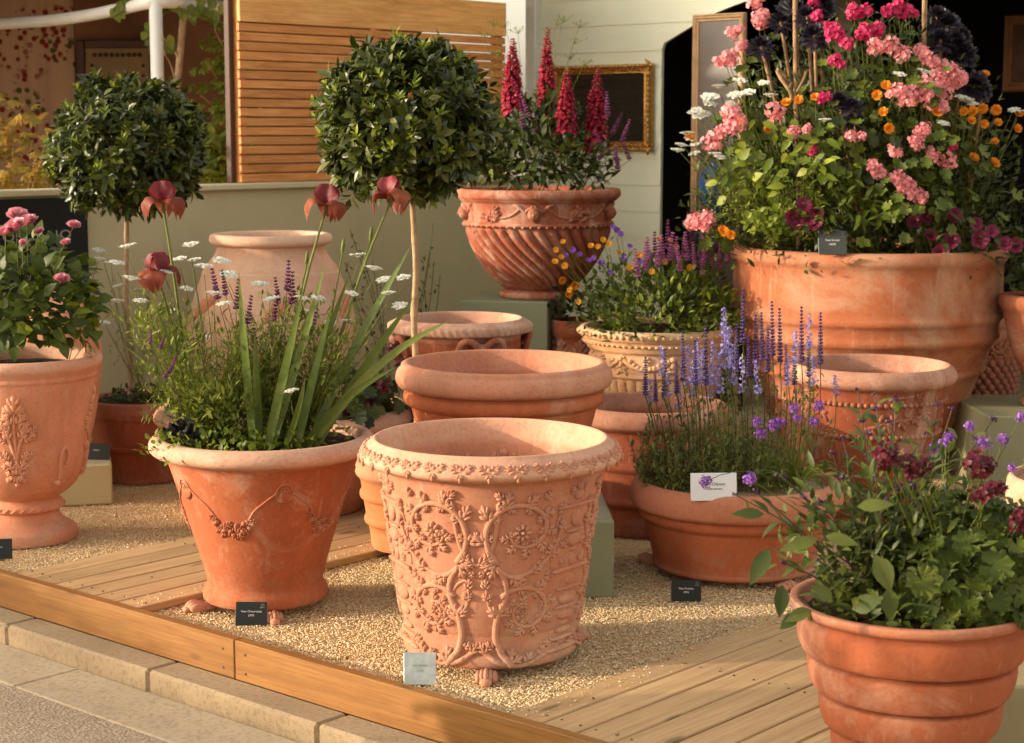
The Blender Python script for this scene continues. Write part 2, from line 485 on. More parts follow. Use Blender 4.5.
def on_deck(p):
    u, ww = uw(p)
    return (gA < ww < gB and u < 4.2) or ww < gC
def base_z(p): return DECK_Z if on_deck(p) else 0.0
# ------------------------------------------------------------------ pots
def lathe(prof, R, Hh, n=120, disp=None, it=1):
    P = chaikin([(a*R, b*Hh) for a, b in prof], it)
    if disp:                                # fluted walls need many rows
        Q = [P[0]]
        for a, c in zip(P, P[1:]):
            k = max(1, int(abs(c[1]-a[1])/(Hh/110)))
            Q += [(a[0] + (c[0]-a[0])*q/k, a[1] + (c[1]-a[1])*q/k) for q in range(1, k+1)]
        P = Q
    b = MB(); m = len(P)
    # outer part ends where the radius first turns in at the top
    zmax = max(z for r, z in P); itop = max(i for i, (r, z) in enumerate(P) if z >= zmax - 1e-6)
    for i, (r, z) in enumerate(P):
        for k in range(n):
            th = 2*PI*k/n; rr = r
            if disp and i <= itop: rr = max(0.001, r + disp(th, z/Hh, r))
            b.v.append(V((rr*math.sin(th), -rr*math.cos(th), z)))
    for i in range(m-1):
        for k in range(n):
            k2 = (k+1) % n
            b.f.append((i*n+k, i*n+k2, (i+1)*n+k2, (i+1)*n+k))
    b.f.append(tuple(reversed(range(n)))); b.f.append(tuple(range((m-1)*n, m*n)))
    return b, P[:itop+1]

class Relief:
    """moulded ornament laid on a pot's outside; angles in degrees, 0 faces the street"""
    def __init__(s, outer, zlo=None, zhi=None):
        s.o = [(z, r) for r, z in outer if (zlo is None or z >= zlo) and (zhi is None or z <= zhi)]
        s.o.sort(); s.b = MB(); s.th0 = 0
    def r(s, z):
        o = s.o
        if z <= o[0][0]: return o[0][1]
        for (z0, r0), (z1, r1) in zip(o, o[1:]):
            if z <= z1: return r0 + (r1-r0)*((z-z0)/max(1e-9, z1-z0))
        return o[-1][1]
    def p(s, th, z, off=0.0):
        a = rad(th + s.th0); r = s.r(z) + off
        return V((r*math.sin(a), -r*math.cos(a), z))
    def frame(s, th, z):
        a = rad(th + s.th0); n = V((math.sin(a), -math.cos(a), 0)); h = V((math.cos(a), math.sin(a), 0)); return n, h, V((0, 0, 1))
    def tube(s, pts, r, n=6, k=5, off=.25, taper=None):
        pts = cr(pts, k); m = len(pts)
        rr = [r*((1 - (1-taper)*i/(m-1)) if taper is not None else 1) for i in range(m)]
        s.b.tube([s.p(a, z, r*off) for a, z in pts], rr, n)
    def blob(s, th, z, L, W, ang=0, h=None, off=0, nu=7, nv=5):
        """almond of length L along ang (deg from horizontal)"""
        n, hx, up = s.frame(th, z); a = rad(ang); d = hx*math.cos(a) + up*math.sin(a); e = n.cross(d)
        h = h or min(L, W)*.45
        s.b.ell(s.p(th, z, off), d*L/2, e*W/2, n*h, nu, nv)
    def leaf(s, th, z, L, ang, h=.008, lobes=2):
        """leaf springing from (th,z) with side lobes"""
        R = s.r(z); a = rad(ang)
        for k, (f, w, da, l) in enumerate([(.5, .36, 0, 1.0)] + ([(.35, .28, 42, .62), (.35, .28, -42, .62)] if lobes >= 1 else []) + ([(.6, .22, 35, .52), (.6, .22, -35, .52)] if lobes >= 2 else [])):
            ll = L*l; aa = a + rad(da); base = 0 if k < 3 else .35*L
            cx = base*math.cos(a) + ll*.5*math.cos(aa); cz = base*math.sin(a) + ll*.5*math.sin(aa)
            s.blob(th + math.degrees(cx/R), z + cz, ll, max(.006, L*w), math.degrees(aa), h)
    def rosette(s, th, z, r, np=8, h=.009):
        R = s.r(z)
        for i in range(np):
            a = 2*PI*i/np
            s.blob(th + math.degrees(r*.62*math.cos(a)/R), z + r*.62*math.sin(a), r*.8, r*.5, math.degrees(a), h)
        s.blob(th, z, r*.55, r*.55, 0, h*1.3)
    def build(s, name, mat, parent): return s.b.build(name, mat, parent)

POTS = {}
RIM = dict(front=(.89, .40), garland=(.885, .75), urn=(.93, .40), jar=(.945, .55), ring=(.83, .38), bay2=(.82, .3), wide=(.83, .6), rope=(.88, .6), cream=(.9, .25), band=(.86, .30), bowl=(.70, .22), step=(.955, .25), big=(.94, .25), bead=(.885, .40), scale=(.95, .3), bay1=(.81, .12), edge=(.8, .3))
def pot(key, name, label, loc, R, Hh, prof, mat, disp=None, soil=None, soil_mat=None, n=120, sharp=50, group=None, rz=0.0):
    root = thing(name, label, 'pot', loc, rz, group)
    b, outer = lathe(prof, R, Hh, n, disp)
    zr, kr = RIM.get(key, (0, 0))
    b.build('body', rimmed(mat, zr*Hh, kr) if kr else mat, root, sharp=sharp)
    if soil:
        sr, sz = soil; sb = MB(); k = 40; rings = 7
        sb.v.append(V((0, 0, sz*Hh + .012)))
        for j in range(1, rings+1):
            for i in range(k):
                a = 2*PI*i/k; r = sr*R*j/rings
                sb.v.append(V((r*math.cos(a), r*math.sin(a), sz*Hh + .012*(1-(j/rings)**2) + .008*noise.noise(V((r*math.cos(a)*30, r*math.sin(a)*30, R*10))))))
        for i in range(k): sb.f.append((0, 1+i, 1+(i+1) % k))
        for j in range(rings-1):
            for i in range(k):
                sb.f.append((1+j*k+i, 1+(j+1)*k+i, 1+(j+1)*k+(i+1) % k, 1+j*k+(i+1) % k))
        sb.build('soil', soil_mat or M_SOIL, root)
    POTS[key] = dict(root=root, loc=V(loc), R=R, H=Hh, outer=outer, soil=(soil or (0.8, .8)))
    return root, outer
def soilpt(key, fx=0.0, fy=0.0):
    P = POTS[key]; sr, sz = P['soil']
    return P['loc'] + V((fx*sr*P['R'], fy*sr*P['R'], sz*P['H'] + .005))
def dims(px, ybase, yrim, wrim, z0=None, dist=None):
    if dist is None:
        p = ground(px, ybase, 0); zz = base_z(p) if z0 is None else z0
        p = ground(px, ybase, zz)
    else:
        q = at(px, 300, dist); p = V((q.x, dist, z0 or 0.0))
    R = size_at(wrim/2, p.y); top = at(px, yrim, p.y).z
    return p, R, top - p.z

T_FRONT = terracotta('pale pink', (.52, .225, .135), .35, 1, (.68, .47, .35))
T_GARL = terracotta('orange', (.43, .125, .052), .42, 2, (.60, .42, .32))
T_URN = terracotta('rose orange', (.62, .255, .145), .5, 3, (.64, .44, .33))
T_PLAIN = terracotta('plain orange', (.44, .125, .052), .12, 4)
T_BIG = terracotta('weathered', (.38, .118, .052), .68, 5, (.47, .30, .20), bscale=1.6)
T_SWIRL = terracotta('dusky red', (0.360, 0.105, 0.058), .6, 6, (.56, .38, .29), bscale=5)
T_CREAM = terracotta('cream', (0.640, 0.350, 0.178), .5, 7, (.70, .52, .36))
T_BROWN = terracotta('brown', (0.300, 0.084, 0.036), .1, 8)
T_RED = terracotta('brick red', (.26, .066, .028), .25, 9)
T_DARK = terracotta('dark umber', (0.260, 0.084, 0.040), .15, 10)

# --- the front pot covered in scrolls
p, R, Hh = dims(491, 654, 436, 264); p.z = .028; Hh -= .028
prof = [(.2, 0), (.655, 0), (.675, .012), (.68, .04), (.665, .06), (.655, .068), (.66, .08), (.70, .25), (.745, .45), (.79, .65), (.83, .82), (.84, .86), (.86, .875), (.91, .883), (.97, .893), (1, .91), (1.0, .93), (.975, .955), (.93, .98), (.905, .99), (.895, 1), (.872, 1), (.862, .985), (.85, .94), (.81, .75), (.70, .2), (.66, .12), (.1, .1)]
root, outer = pot('front', 'scroll_pot', 'large empty pale terracotta pot covered all over in moulded scrolls and flowers', p, R, Hh, prof, T_FRONT, n=144)
rl = Relief(outer, 0, .87*Hh)
def fy(y): return (648 - y) / (648 - 474) * .80*Hh + .065*Hh       # photo rows to height on the wall
def fx(x): return math.degrees(math.asin(max(-.99, min(.99, (x - 478) / (104 - 17*(1 - 0)*0)))))
def mir(pts, s): return [(a*s, z) for a, z in pts]
def px_(pts): return [(fx(x), fy(y)) for x, y in pts]
def spiral_px(cx, cy, r0, r1, a0, sweep, n=22):
    out = []
    for i in range(n+1):
        t = i/n; a = rad(a0 + sweep*t); r = r0 + (r1-r0)*t**.8
        out.append((cx + r*math.cos(a), cy + r*math.sin(a), a, r))
    return out
def scroll(sp, s, r, step=3, first=1, flip=1):
    rl.tube(mir(px_([(q[0], q[1]) for q in sp]), s), r, off=.25, k=2, taper=.55)
    for i in range(first, len(sp)-1, step):
        x, y, a, q = sp[i]; L = .022 + .00085*q
        for side, da, f in ((1, 38, 1.0), (-1, -52, .62)):
            tx, ty = -math.sin(a)*1.0, math.cos(a)*1.0           # travelling direction in the photo
            ang = math.degrees(math.atan2(-ty, tx)) + da*side*0 + (-48 if side*flip > 0 else 55)*-1
            px0, py0 = x + 1.5*side*math.cos(a), y + 1.5*side*math.sin(a)
            aa = ang if s == 1 else 180 - ang
            rl.leaf(fx(px0)*s, fy(py0), L*f, aa, .0115, 2)
for rep in range(3):
    rl.th0 = -7 + 120*rep
    shield = px_([(457, 492), (458, 512), (462, 534), (470, 549), (478, 554)])
    up = spiral_px(521, 521, 39, 10, 126, 420)
    lo = spiral_px(527, 603, 29, 7, 212, 440)
    stem = px_([(515, 658), (503, 645), (497, 628), (499, 607), (507, 588), (506, 571), (497, 556)])
    arm = px_([(498, 558), (513, 567), (532, 562), (549, 546), (556, 522)])
    foot = px_([(482, 642), (494, 651), (510, 657), (528, 658), (545, 652), (557, 644)])
    hang = px_([(507, 588), (500, 576), (489, 570), (482, 574)])
    twig = px_([(498, 612), (490, 597), (487, 577)])
    for s in (1, -1):
        rl.tube(mir(shield, s), .0075, off=.2)
        scroll(up, s, .0098, 2, 2); scroll(lo, s, .0090, 2, 2)
        rl.tube(mir(arm, s), .0085, off=.2, taper=.6); rl.tube(mir(stem, s), .0115, off=.2, taper=.75)
        rl.tube(mir(foot, s), .0095, off=.2, taper=.6); rl.tube(mir(hang, s), .005, off=.2); rl.tube(mir(twig, s), .005, off=.2)
        rl.rosette(fx(521)*s, fy(522), .027, 8, .013); rl.rosette(fx(527)*s, fy(605), .015, 5, .010)
        for (x, y, L, ang) in [(497, 552, .045, 195), (497, 554, .045, 245), (499, 607, .046, 60), (499, 607, .04, 130), (480, 553, .034, 30), (468, 548, .03, 110), (487, 579, .034, 95), (489, 590, .024, 60), (489, 590, .024, 125), (492, 603, .024, 45),
                               (513, 567, .036, 300), (532, 562, .036, 20), (548, 547, .034, 10), (548, 547, .03, 100), (556, 524, .034, 85), (512, 656, .046, 75), (512, 656, .042, 25), (529, 657, .038, 55), (545, 652, .036, 60), (556, 645, .03, 0), (486, 645, .036, 120), (495, 640, .03, 150),
                               (540, 490, .03, 50), (552, 500, .026, 10), (459, 495, .03, 170), (503, 487, .03, 140), (483, 560, .022, 270)]:
            rl.leaf(fx(x)*s, fy(y), L*1.08, ang if s == 1 else 180 - ang, .0125, 2)
        for i in range(6):        # beaded husks
            x, y = 534 + i*3.4, 559 - i*5.0
            rl.blob(fx(x)*s, fy(y), .015, .011, 45, .010)
        for i in range(5): rl.blob(fx(484 + (i % 2)*3)*s, fy(573 - i*4.4), .012, .010, 90, .008)
    # candelabrum between two panels
    rl.th0 = -7 + 60 + 120*rep
    def stack(items):
        for (y, wpx, hpx, h) in items: rl.blob(0, fy(y), wpx/1800*5.15, hpx/1800*5.2, 0, h, nu=12, nv=6)
    stack([(482, 10, 10, .010), (490, 15, 12, .012), (501, 52, 4.5, .011), (514, 17, 18, .010), (527, 30, 5, .010), (536, 22, 15, .013), (546, 12, 6, .008), (556, 10, 14, .008), (566, 64, 6, .009), (577, 14, 12, .008), (586, 40, 4.5, .011), (596, 30, 15, .012), (605, 40, 4.5, .011), (614, 24, 11, .011), (622, 12, 6, .009), (630, 26, 7, .010), (638, 38, 5, .011), (649, 52, 7, .010)])
    for sx in (-1, 1):
        for (x, y, L, ang) in [(7, 489, .03, 55), (22, 500, .028, -70), (10, 540, .034, 15), (30, 565, .036, -60), (12, 560, .03, 40), (18, 641, .036, 15)]:
            rl.leaf(math.degrees(sx*x/104), fy(y), L, ang if sx == 1 else 180-ang, .009, 2)
        rl.tube([(math.degrees(sx*23/104), fy(503)), (math.degrees(sx*29/104), fy(530)), (math.degrees(sx*30/104), fy(562))], .0035)
rl.build('scroll_relief', T_FRONT, root)
rr = Relief(outer, .91*Hh, .985*Hh); zr = .945*Hh
for i in range(30):
    th = 12*i
    rr.leaf(th, zr - .008, .026, -90, .006, 1); rr.leaf(th - 1, zr - .002, .032, 150, .005, 2); rr.leaf(th + 1, zr - .002, .032, 30, .005, 2); rr.blob(th, zr + .004, .012, .012, 0, .006)
    rr.tube([(th - 5.5, zr + .004), (th - 3, zr - .003), (th, zr - .001), (th + 3, zr - .003), (th + 5.5, zr + .004)], .0022, n=5, k=3)
rr.build('rim_relief', T_FRONT, root)

# --- pot with garland
p, R, Hh = dims(266, 604, 433, 228); p.z = .028; Hh -= .028
prof = [(.2, 0), (.54, 0), (.555, .015), (.555, .05), (.54, .075), (.515, .095), (.51, .12), (.56, .25), (.65, .45), (.74, .65), (.83, .84), (.85, .872), (.88, .882), (.94, .89), (.985, .91), (1, .935), (.995, .96), (.97, .985), (.935, 1), (.89, 1), (.87, .985), (.86, .95), (.84, .9), (.1, .9)]
root, outer = pot('garland', 'garland_pot', 'tall orange terracotta pot with a moulded swag of flowers, full of irises', p, R, Hh, prof, T_GARL, soil=(.855, .93), n=128)
rl = Relief(outer, .1*Hh, .86*Hh); zz = lambda y: (y - 605)/(460 - 605)*.86*Hh + 0.03
for rep in range(5):
    rl.th0 = 21 + 72*rep
    z0, z1 = zz(492), zz(528)
    rl.tube([(5.4*math.cos(2*PI*i/18), z0 + .032*math.sin(2*PI*i/18)) for i in range(19)], .0035, k=2)
    rl.tube([(3.4*math.cos(2*PI*i/18), z0 + .020*math.sin(2*PI*i/18)) for i in range(19)], .0022, k=2)
    rl.rosette(0, z0, .016, 8, .005); rl.b.ell(rl.p(0, z0, -.004), *[q*s for q, s in zip((rl.frame(0, z0)[1], rl.frame(0, z0)[2], rl.frame(0, z0)[0]), (.032, .032, .007))], 16, 6)
    rl.tube([(-5, z0 + .004), (-12, z0 - .022), (-20, z0 - .055), (-26, z1 + .01)], .004, taper=.8)
    rl.tube([(5, z0 + .004), (12, z0 - .022), (20, z0 - .055), (26, z1 + .01)], .004, taper=.8)
    for i in range(34):
        a = -52 + 32*(i + .5)/34 - 0; u = (a + 36)/16
        zc = z1 + .002 + .05*(u*u - 1)*.8 + .03
        thick = .022*(1 - .6*abs(u))
        a2, z2 = a + rnd.uniform(-1.2, 1.2), zc + rnd.uniform(-1, 1)*thick
        if i % 3 == 0: rl.rosette(a2, z2, .0125, 5, .009)
        elif i % 3 == 1: rl.leaf(a2, z2, .026, rnd.uniform(200, 340), .008, 1)
        else: rl.blob(a2, z2, .017, .017, 0, .012)
rl.build('garland', T_GARL, root)

# --- footed urn on the left
p, R, Hh = dims(26, 538, 354, 162)
prof = [(.2, 0), (.62, 0), (.635, .015), (.635, .055), (.61, .07), (.50, .095), (.44, .12), (.42, .15), (.43, .165), (.47, .17), (.49, .185), (.47, .205), (.43, .22), (.42, .235), (.46, .245), (.57, .275), (.67, .325), (.745, .40), (.785, .50), (.815, .62), (.855, .75), (.90, .855), (.91, .88), (.925, .885), (.93, .90), (.925, .91), (.955, .93), (1, .95), (1.005, .975), (.975, 1), (.92, 1), (.9, .98), (.88, .94), (.86, .9), (.1, .9)]
root, outer = pot('urn', 'footed_urn', 'terracotta urn on a round foot with moulded acanthus leaves, planted with pink roses', p, R, Hh, prof, T_URN, soil=(.87, .93))
rl = Relief(outer, .25*Hh, .9*Hh)
for rep in range(4):
    rl.th0 = 9.5 + 90*rep
    zb = .385*Hh; zt = .80*Hh; dz = zt - zb
    rl.tube([(0, zb + .02), (.6, zb + .3*dz), (-.4, zb + .6*dz), (0, zb + .85*dz)], .008, taper=.6)
    for sg in (-1, 1):
        rl.tube([(0, zb + .25*dz), (sg*4, zb + .46*dz), (sg*9, zb + .60*dz), (sg*14, zb + .60*dz), (sg*15.5, zb + .53*dz), (sg*12.5, zb + .50*dz)], .0075, taper=.6)
        for a_, f, L, an in [(sg*5, .52, .05, 90 - sg*15), (sg*9.5, .61, .045, 90 - sg*5), (sg*13.5, .60, .035, 90 - sg*35), (sg*7, .50, .035, 90 - sg*80), (sg*11.5, .57, .032, 90 - sg*110), (sg*2.2, .70, .055, 90 - sg*38), (sg*3.5, .63, .04, 90 - sg*60), (sg*2, .82, .045, 90 - sg*45)]:
            rl.leaf(a_, zb + f*dz, L, an, .010, 2)
        rl.tube([(0, zb + .06*dz), (sg*5, zb + .16*dz), (sg*9, zb + .30*dz), (sg*11.5, zb + .26*dz)], .007, taper=.6)
        for a_, f, L, an in [(sg*3, .12, .045, 90 - sg*25), (sg*7, .24, .042, 90 - sg*20), (sg*10, .29, .03, 90 - sg*60), (sg*5, .16, .035, 90 - sg*85), (sg*2, .05, .035, 90 - sg*70)]:
            rl.leaf(a_, zb + f*dz, L, an, .010, 2)
    rl.leaf(0, zb + .84*dz, .075, 90, .012, 2)
    for k in range(5): rl.blob((k-2)*2.2, zb - .004 + .004*abs(k-2), .032, .014, 90 + (k-2)*14, .011)
    rl.blob(0, zb - .022, .022, .022, 0, .012); rl.blob(-7.5, zb - .004, .026, .024, 0, .012); rl.blob(6.5, zb - .008, .022, .02, 0, .011)
    th_ = rl.th0; rl.build('acanthus_motif', T_URN, root); rl = Relief(outer, .25*Hh, .9*Hh); rl.th0 = th_ + 45
    rl.tube([(-3, .36*Hh), (-4.5, .46*Hh), (-1.5, .53*Hh), (3, .51*Hh), (3.5, .46*Hh), (1, .44*Hh)], .009, taper=.7)
    rl.blob(-4, .345*Hh, .035, .03, 0, .014)
    rl.build('tendril', T_URN, root); rl = Relief(outer, .25*Hh, .9*Hh)
rl = Relief(outer, .165*Hh, .2*Hh); 
for i in range(30): rl.blob(12*i, .187*Hh, .03, .008, 30, .005)
rl.build('foot_collar', T_URN, root)

# --- brown bay pot
p, R, Hh = dims(143, 477, 397, 106)
prof = [(.2, 0), (.84, 0), (.865, .02), (.865, .05), (.86, .07), (.905, .395), (.908, .400), (.945, .402), (.95, .43), (.95, .455), (.945, .46), (.914, .462), (.916, .47), (.95, .785), (.952, .79), (.975, .793), (.98, .83), (1, .86), (1, .97), (.98, 1), (.92, 1), (.9, .97), (.88, .92), (.1, .92)]
pot('bay1', 'banded_pot', 'plain brown banded terracotta pot holding the left clipped bay tree', p, R, Hh, prof, T_BROWN, soil=(.9, .95), n=96)

# --- tall jar against the wall
p, R, Hh = dims(272, 0, 233, 122, 0, 8.25)
prof = [(.2, 0), (.75, 0), (.79, .02), (1.15, .28), (1.36, .48), (1.38, .60), (1.27, .72), (1.13, .815), (1.12, .835), (1.085, .84), (1.08, .85), (.97, .885), (.885, .92), (.875, .945), (.90, .95), (.96, .953), (1, .965), (1, .98), (.97, .997), (.86, 1), (.82, .985), (.80, .93), (1.0, .8), (1.2, .6), (.7, .06), (.1, .05)]
root, outer = pot('jar', 'oil_jar', 'tall pale terracotta oil jar with wide neck behind the iris pot', p, R, Hh, prof, terracotta('pale jar', (.70, .42, .29), .5, 13, (.66, .47, .36)), n=96)
rl = Relief(outer, .3*Hh, .85*Hh)
for rep in range(6):
    rl.th0 = 12 + 60*rep; z = .69*Hh
    for k, (dx, dz, L, W, an) in enumerate([(0, 0, .12, .035, 60), (4, .01, .12, .03, 60), (-4, -.01, .12, .03, 60), (8, .03, .10, .028, 50), (-8, -.03, .09, .028, 70)]): rl.blob(dx, z+dz, L, W, an, .014)
    rl.build('shoulder_ornament', T_URN, root); rl = Relief(outer, .3*Hh, .85*Hh)

# --- ringed empty pot on green plinth
PL_Z = .255
p, R, Hh = dims(504, 0, 361, 218, PL_Z, 5.97)
prof = [(.2, 0), (.60, 0), (.62, .02), (.835, .62), (.855, .69), (.86, .70), (.885, .706), (.915, .722), (.928, .75), (.925, .785), (.905, .803), (.895, .808), (.893, .818), (.935, .824), (.975, .838), (.998, .872), (1, .905), (.985, .945), (.955, .962), (.95, .972), (.945, .99), (.92, 1), (.885, 1), (.875, .985), (.865, .95), (.80, .7), (.60, .1), (.1, .09)]
pot('ring', 'rolled_rim_pot', 'empty orange terracotta pot with thick rolled rim, raised directly behind the scroll pot', p, R, Hh, prof, T_PLAIN)

# --- ribbed pot with the second bay tree
p, R, Hh = dims(413, 546, 459, 116)
prof = [(.2, 0), (.70, 0), (.72, .03), (.76, .26), (.80, .28), (.845, .31), (.845, .36), (.81, .385), (.82, .42), (.85, .54), (.86, .56), (.91, .585), (.925, .62), (.915, .655), (.88, .675), (.91, .80), (.95, .82), (1, .86), (1, .95), (.97, 1), (.90, 1), (.87, .96), (.85, .92), (.1, .92)]
pot('bay2', 'ribbed_pot', 'ochre ribbed terracotta pot holding the right clipped bay tree, between iris pot and scroll pot', p, R, Hh, prof, terracotta('ochre', (.52, .20, .075), .15, 14), soil=(.88, .95), n=96)

# --- wide planted pot behind the iris pot
p, R, Hh = dims(284, 0, 405, 262, DECK_Z, 7.0)
prof = [(.2, 0), (.6, 0), (.62, .03), (.86, .8), (.9, .82), (.96, .84), (1, .88), (1, .93), (.97, .985), (.93, 1), (.88, 1), (.87, .95), (.85, .9), (.1, .9)]
pot('wide', 'wide_pot', 'broad terracotta pot half hidden behind the iris pot, planted with dark leaves and crimson flowers', p, R, Hh, prof, terracotta('dull pink', (0.520, 0.193, 0.094), .4, 15), soil=(.87, .93), n=96)

# --- rope rimmed pot with scroll handles on a plinth
p, R, Hh = dims(460, 0, 317, 144, .18, 7.02)
prof = [(.2, 0), (.6, 0), (.62, .03), (.80, .5), (.83, .62), (.84, .66), (.84, .885), (.855, .90), (.95, .906), (.99, .915), (1, .935), (1, .955), (.985, .968), (.94, .978), (.88, .995), (.85, 1), (.83, .99), (.81, .94), (.76, .6), (.6, .1), (.1, .08)]
def rope(th, z, r): return .0035*math.sin(60*th + 50*z) if .905 < z < .965 else 0
root, outer = pot('rope', 'rope_rim_pot', 'empty terracotta pot with rope twist rim and scroll handles left of the tall plinth', p, R, Hh, prof, T_RED, disp=rope, n=240)
rl = Relief(outer, .1*Hh, .88*Hh)
for rep in range(4):
    th0 = 20 + 90*rep; hz = .80*Hh
    hb = MB()
    for sg in (-1, 1):
        rl.th0 = th0
        pts = [(0, hz+.01), (sg*9, hz + .05), (sg*17, hz + .045), (sg*20, hz + .005), (sg*16, hz - .03), (sg*11, hz - .02), (sg*11, hz + .005)]
        P_ = cr([(a, z, .025 + .02*math.sin(i)) for i, (a, z) in enumerate(pts)], 6)
        hb.tube([rl.p(a, z, o_*.8) for a, z, o_ in P_], [.016*(1-.5*i/len(P_)) for i in range(len(P_))], 8)
    rl.th0 = th0; n_, h_, u_ = rl.frame(0, hz); hb.ell(rl.p(0, hz, .02), h_*.022, u_*.045, n_*.03, 10, 7)
    hb.build('scroll_handle', T_RED, root)

# --- swirled pot on the tall plinth
SW_Z = at(538, 297, 8.9).z
p, R, Hh = dims(538, 0, 188, 164, SW_Z, 8.9)
prof = [(.2, 0), (.455, 0), (.475, .015), (.475, .05), (.45, .065), (.40, .075), (.40, .085), (.46, .11), (.58, .20), (.70, .33), (.79, .46), (.845, .58), (.87, .655), (.87, .665), (.90, .67), (.915, .685), (.905, .70), (.875, .71), (.88, .78), (.905, .86), (.92, .885), (.95, .895), (.96, .91), (.985, .92), (1, .945), (1, .97), (.98, 1), (.9, 1), (.87, .98), (.86, .93), (.1, .92)]
def swirl(th, z, r):
    if not .09 < z < .665: return 0
    e = min(1, (z - .09)/.08, (.665 - z)/.05)
    q = (z - .09)/.575; ph = 34*(th + .95*(1 - (1-q)**1.5))
    return e*.030*R*(r/(.8*R))*(abs(math.cos(ph/2))**1.0*2 - 1.3)
root, outer = pot('swirl', 'swirled_pot', 'dusky red terracotta pot with spiral fluting and cherub frieze on a tall plinth', p, R, Hh, prof, T_SWIRL, disp=swirl, soil=(.87, .95), n=432)
rl = Relief(outer, .7*Hh, .9*Hh); zc = .79*Hh
for rep in range(5):
    rl.th0 = -4 + 72*rep
    n_, h_, u_ = rl.frame(0, zc)
    rl.b.ell(rl.p(0, zc, .012), h_*.030, u_*.036, n_*.030, 14, 9)           # cherub head
    rl.b.ell(rl.p(0, zc - .004, .040), h_*.006, u_*.010, n_*.008, 6, 5)
    for sg in (-1, 1):
        rl.b.ell(rl.p(sg*1.7, zc + .006, .037), h_*.006, u_*.004, n_*.003, 6, 4)
        rl.b.ell(rl.p(sg*2.0, zc - .012, .030), h_*.010, u_*.009, n_*.010, 7, 5)
        for k in range(6): rl.blob(sg*(1 + k*.9), zc + .034 - .004*k, .018, .018, 0, .02)
        for k in range(4): rl.blob(sg*(7 + k*1.8), zc + .01 + .010*k, .05, .016, 90 - sg*(55 + 8*k), .010)
        rl.tube([(sg*9, zc + .035), (sg*17, zc - .005), (sg*26, zc - .02), (sg*36, zc - .012)], .006)
    rl.blob(0, zc - .036, .014, .01, 0, .02)
    rl.th0 += 36
    for k in range(16): rl.blob(rnd.uniform(-8, 8), zc - .012 + rnd.uniform(-.02, .022), .028, .024, rnd.uniform(0, 180), .018)
    for k in range(6): rl.leaf(rnd.uniform(-8, 8), zc + rnd.uniform(-.02, .02), .04, rnd.uniform(0, 360), .014, 1)
rl.build('cherub_frieze', T_SWIRL, root)
rl = Relief(outer, .66*Hh, .7*Hh)
for i in range(60): rl.blob(6*i, .672*Hh, .018, .016, 0, .010)
rl.build('bead_band', T_SWIRL, root)

# --- cream frieze pot
p, R, Hh = dims(658, 0, 325, 158, .13, 8.0)
prof = [(.2, 0), (.5, 0), (.52, .03), (.50, .06), (.45, .08), (.46, .11), (.56, .18), (.68, .32), (.755, .46), (.79, .575), (.82, .585), (.83, .60), (.815, .62), (.815, .64), (.835, .78), (.85, .80), (.885, .81), (.90, .83), (.925, .86), (.935, .90), (.965, .91), (.99, .93), (1, .955), (.99, .985), (.96, 1), (.9, 1), (.88, .97), (.86, .93), (.1, .92)]
def flute(th, z, r):
    if not .1 < z < .575: return 0
    e = min(1, (z-.1)/.06, (.575-z)/.04); ph = 36*th
    return e*.022*R*(abs(math.cos(ph/2))**.6*2 - 1.2)*(r/(.8*R))
root, outer = pot('cream', 'frieze_pot', 'cream terracotta pot with beaded rim and relief frieze, planted with orange and purple flowers', p, R, Hh, prof, T_CREAM, disp=flute, soil=(.87, .95), n=288)
rl = Relief(outer, .6*Hh, .8*Hh); zc = .71*Hh
for rep in range(8):
    rl.th0 = -14 + 45*rep
    rl.tube([(-20, zc + .02), (-12, zc - .008), (0, zc - .02), (12, zc - .008), (20, zc + .02)], .010)
    for k in range(9): rl.blob(-14 + 3.5*k, zc - .018 + .00018*(k-4)**2*12, .022, .022, 0, .015)
    rl.rosette(0, zc + .018, .022, 6, .012)
    rl.tube([(-20, zc + .02), (-24, zc + .03), (-22, zc + .04), (-19, zc + .032)], .006)
    rl.blob(22.5, zc + .0, .04, .028, 90, .018); rl.blob(22.5, zc + .026, .03, .03, 0, .018)
    for k in range(2): rl.leaf(22.5, zc - .01, .05, 270 + (k*2-1)*35, .012, 1)
rl.build('relief_frieze', T_CREAM, root)
rl = Relief(outer, .8*Hh, 1*Hh)
for i in range(72): rl.blob(5*i, .955*Hh, .02, .022, 0, .011); rl.blob(5*i, .872*Hh, .014, .022, 90, .012)
rl.build('rim_ornament', T_CREAM, root)

# --- small leafy pot behind it
p, R, Hh = dims(580, 0, 319, 60, 0, 8.75)
prof = [(.2, 0), (.7, 0), (.72, .03), (.8, .4), (.86, .8), (.88, .85), (.95, .87), (1, .92), (1, .97), (.97, 1), (.9, 1), (.86, .95), (.1, .93)]
root, outer = pot('small', 'acanthus_pot', 'small red terracotta pot with leaf relief squeezed between green plinth and cream pot', p, R, Hh, prof, T_RED, soil=(.86, .95), n=80)
rl = Relief(outer, .1*Hh, .86*Hh)
for rep in range(8):
    rl.th0 = 45*rep
    for k in range(4): rl.leaf(0, (.35 + .12*k)*Hh, .09, 90, .014, 2); rl.leaf(-6, (.35+.11*k)*Hh, .07, 140, .012, 1); rl.leaf(6, (.35+.11*k)*Hh, .07, 40, .012, 1)
rl.build('leaf_relief', T_RED, root)

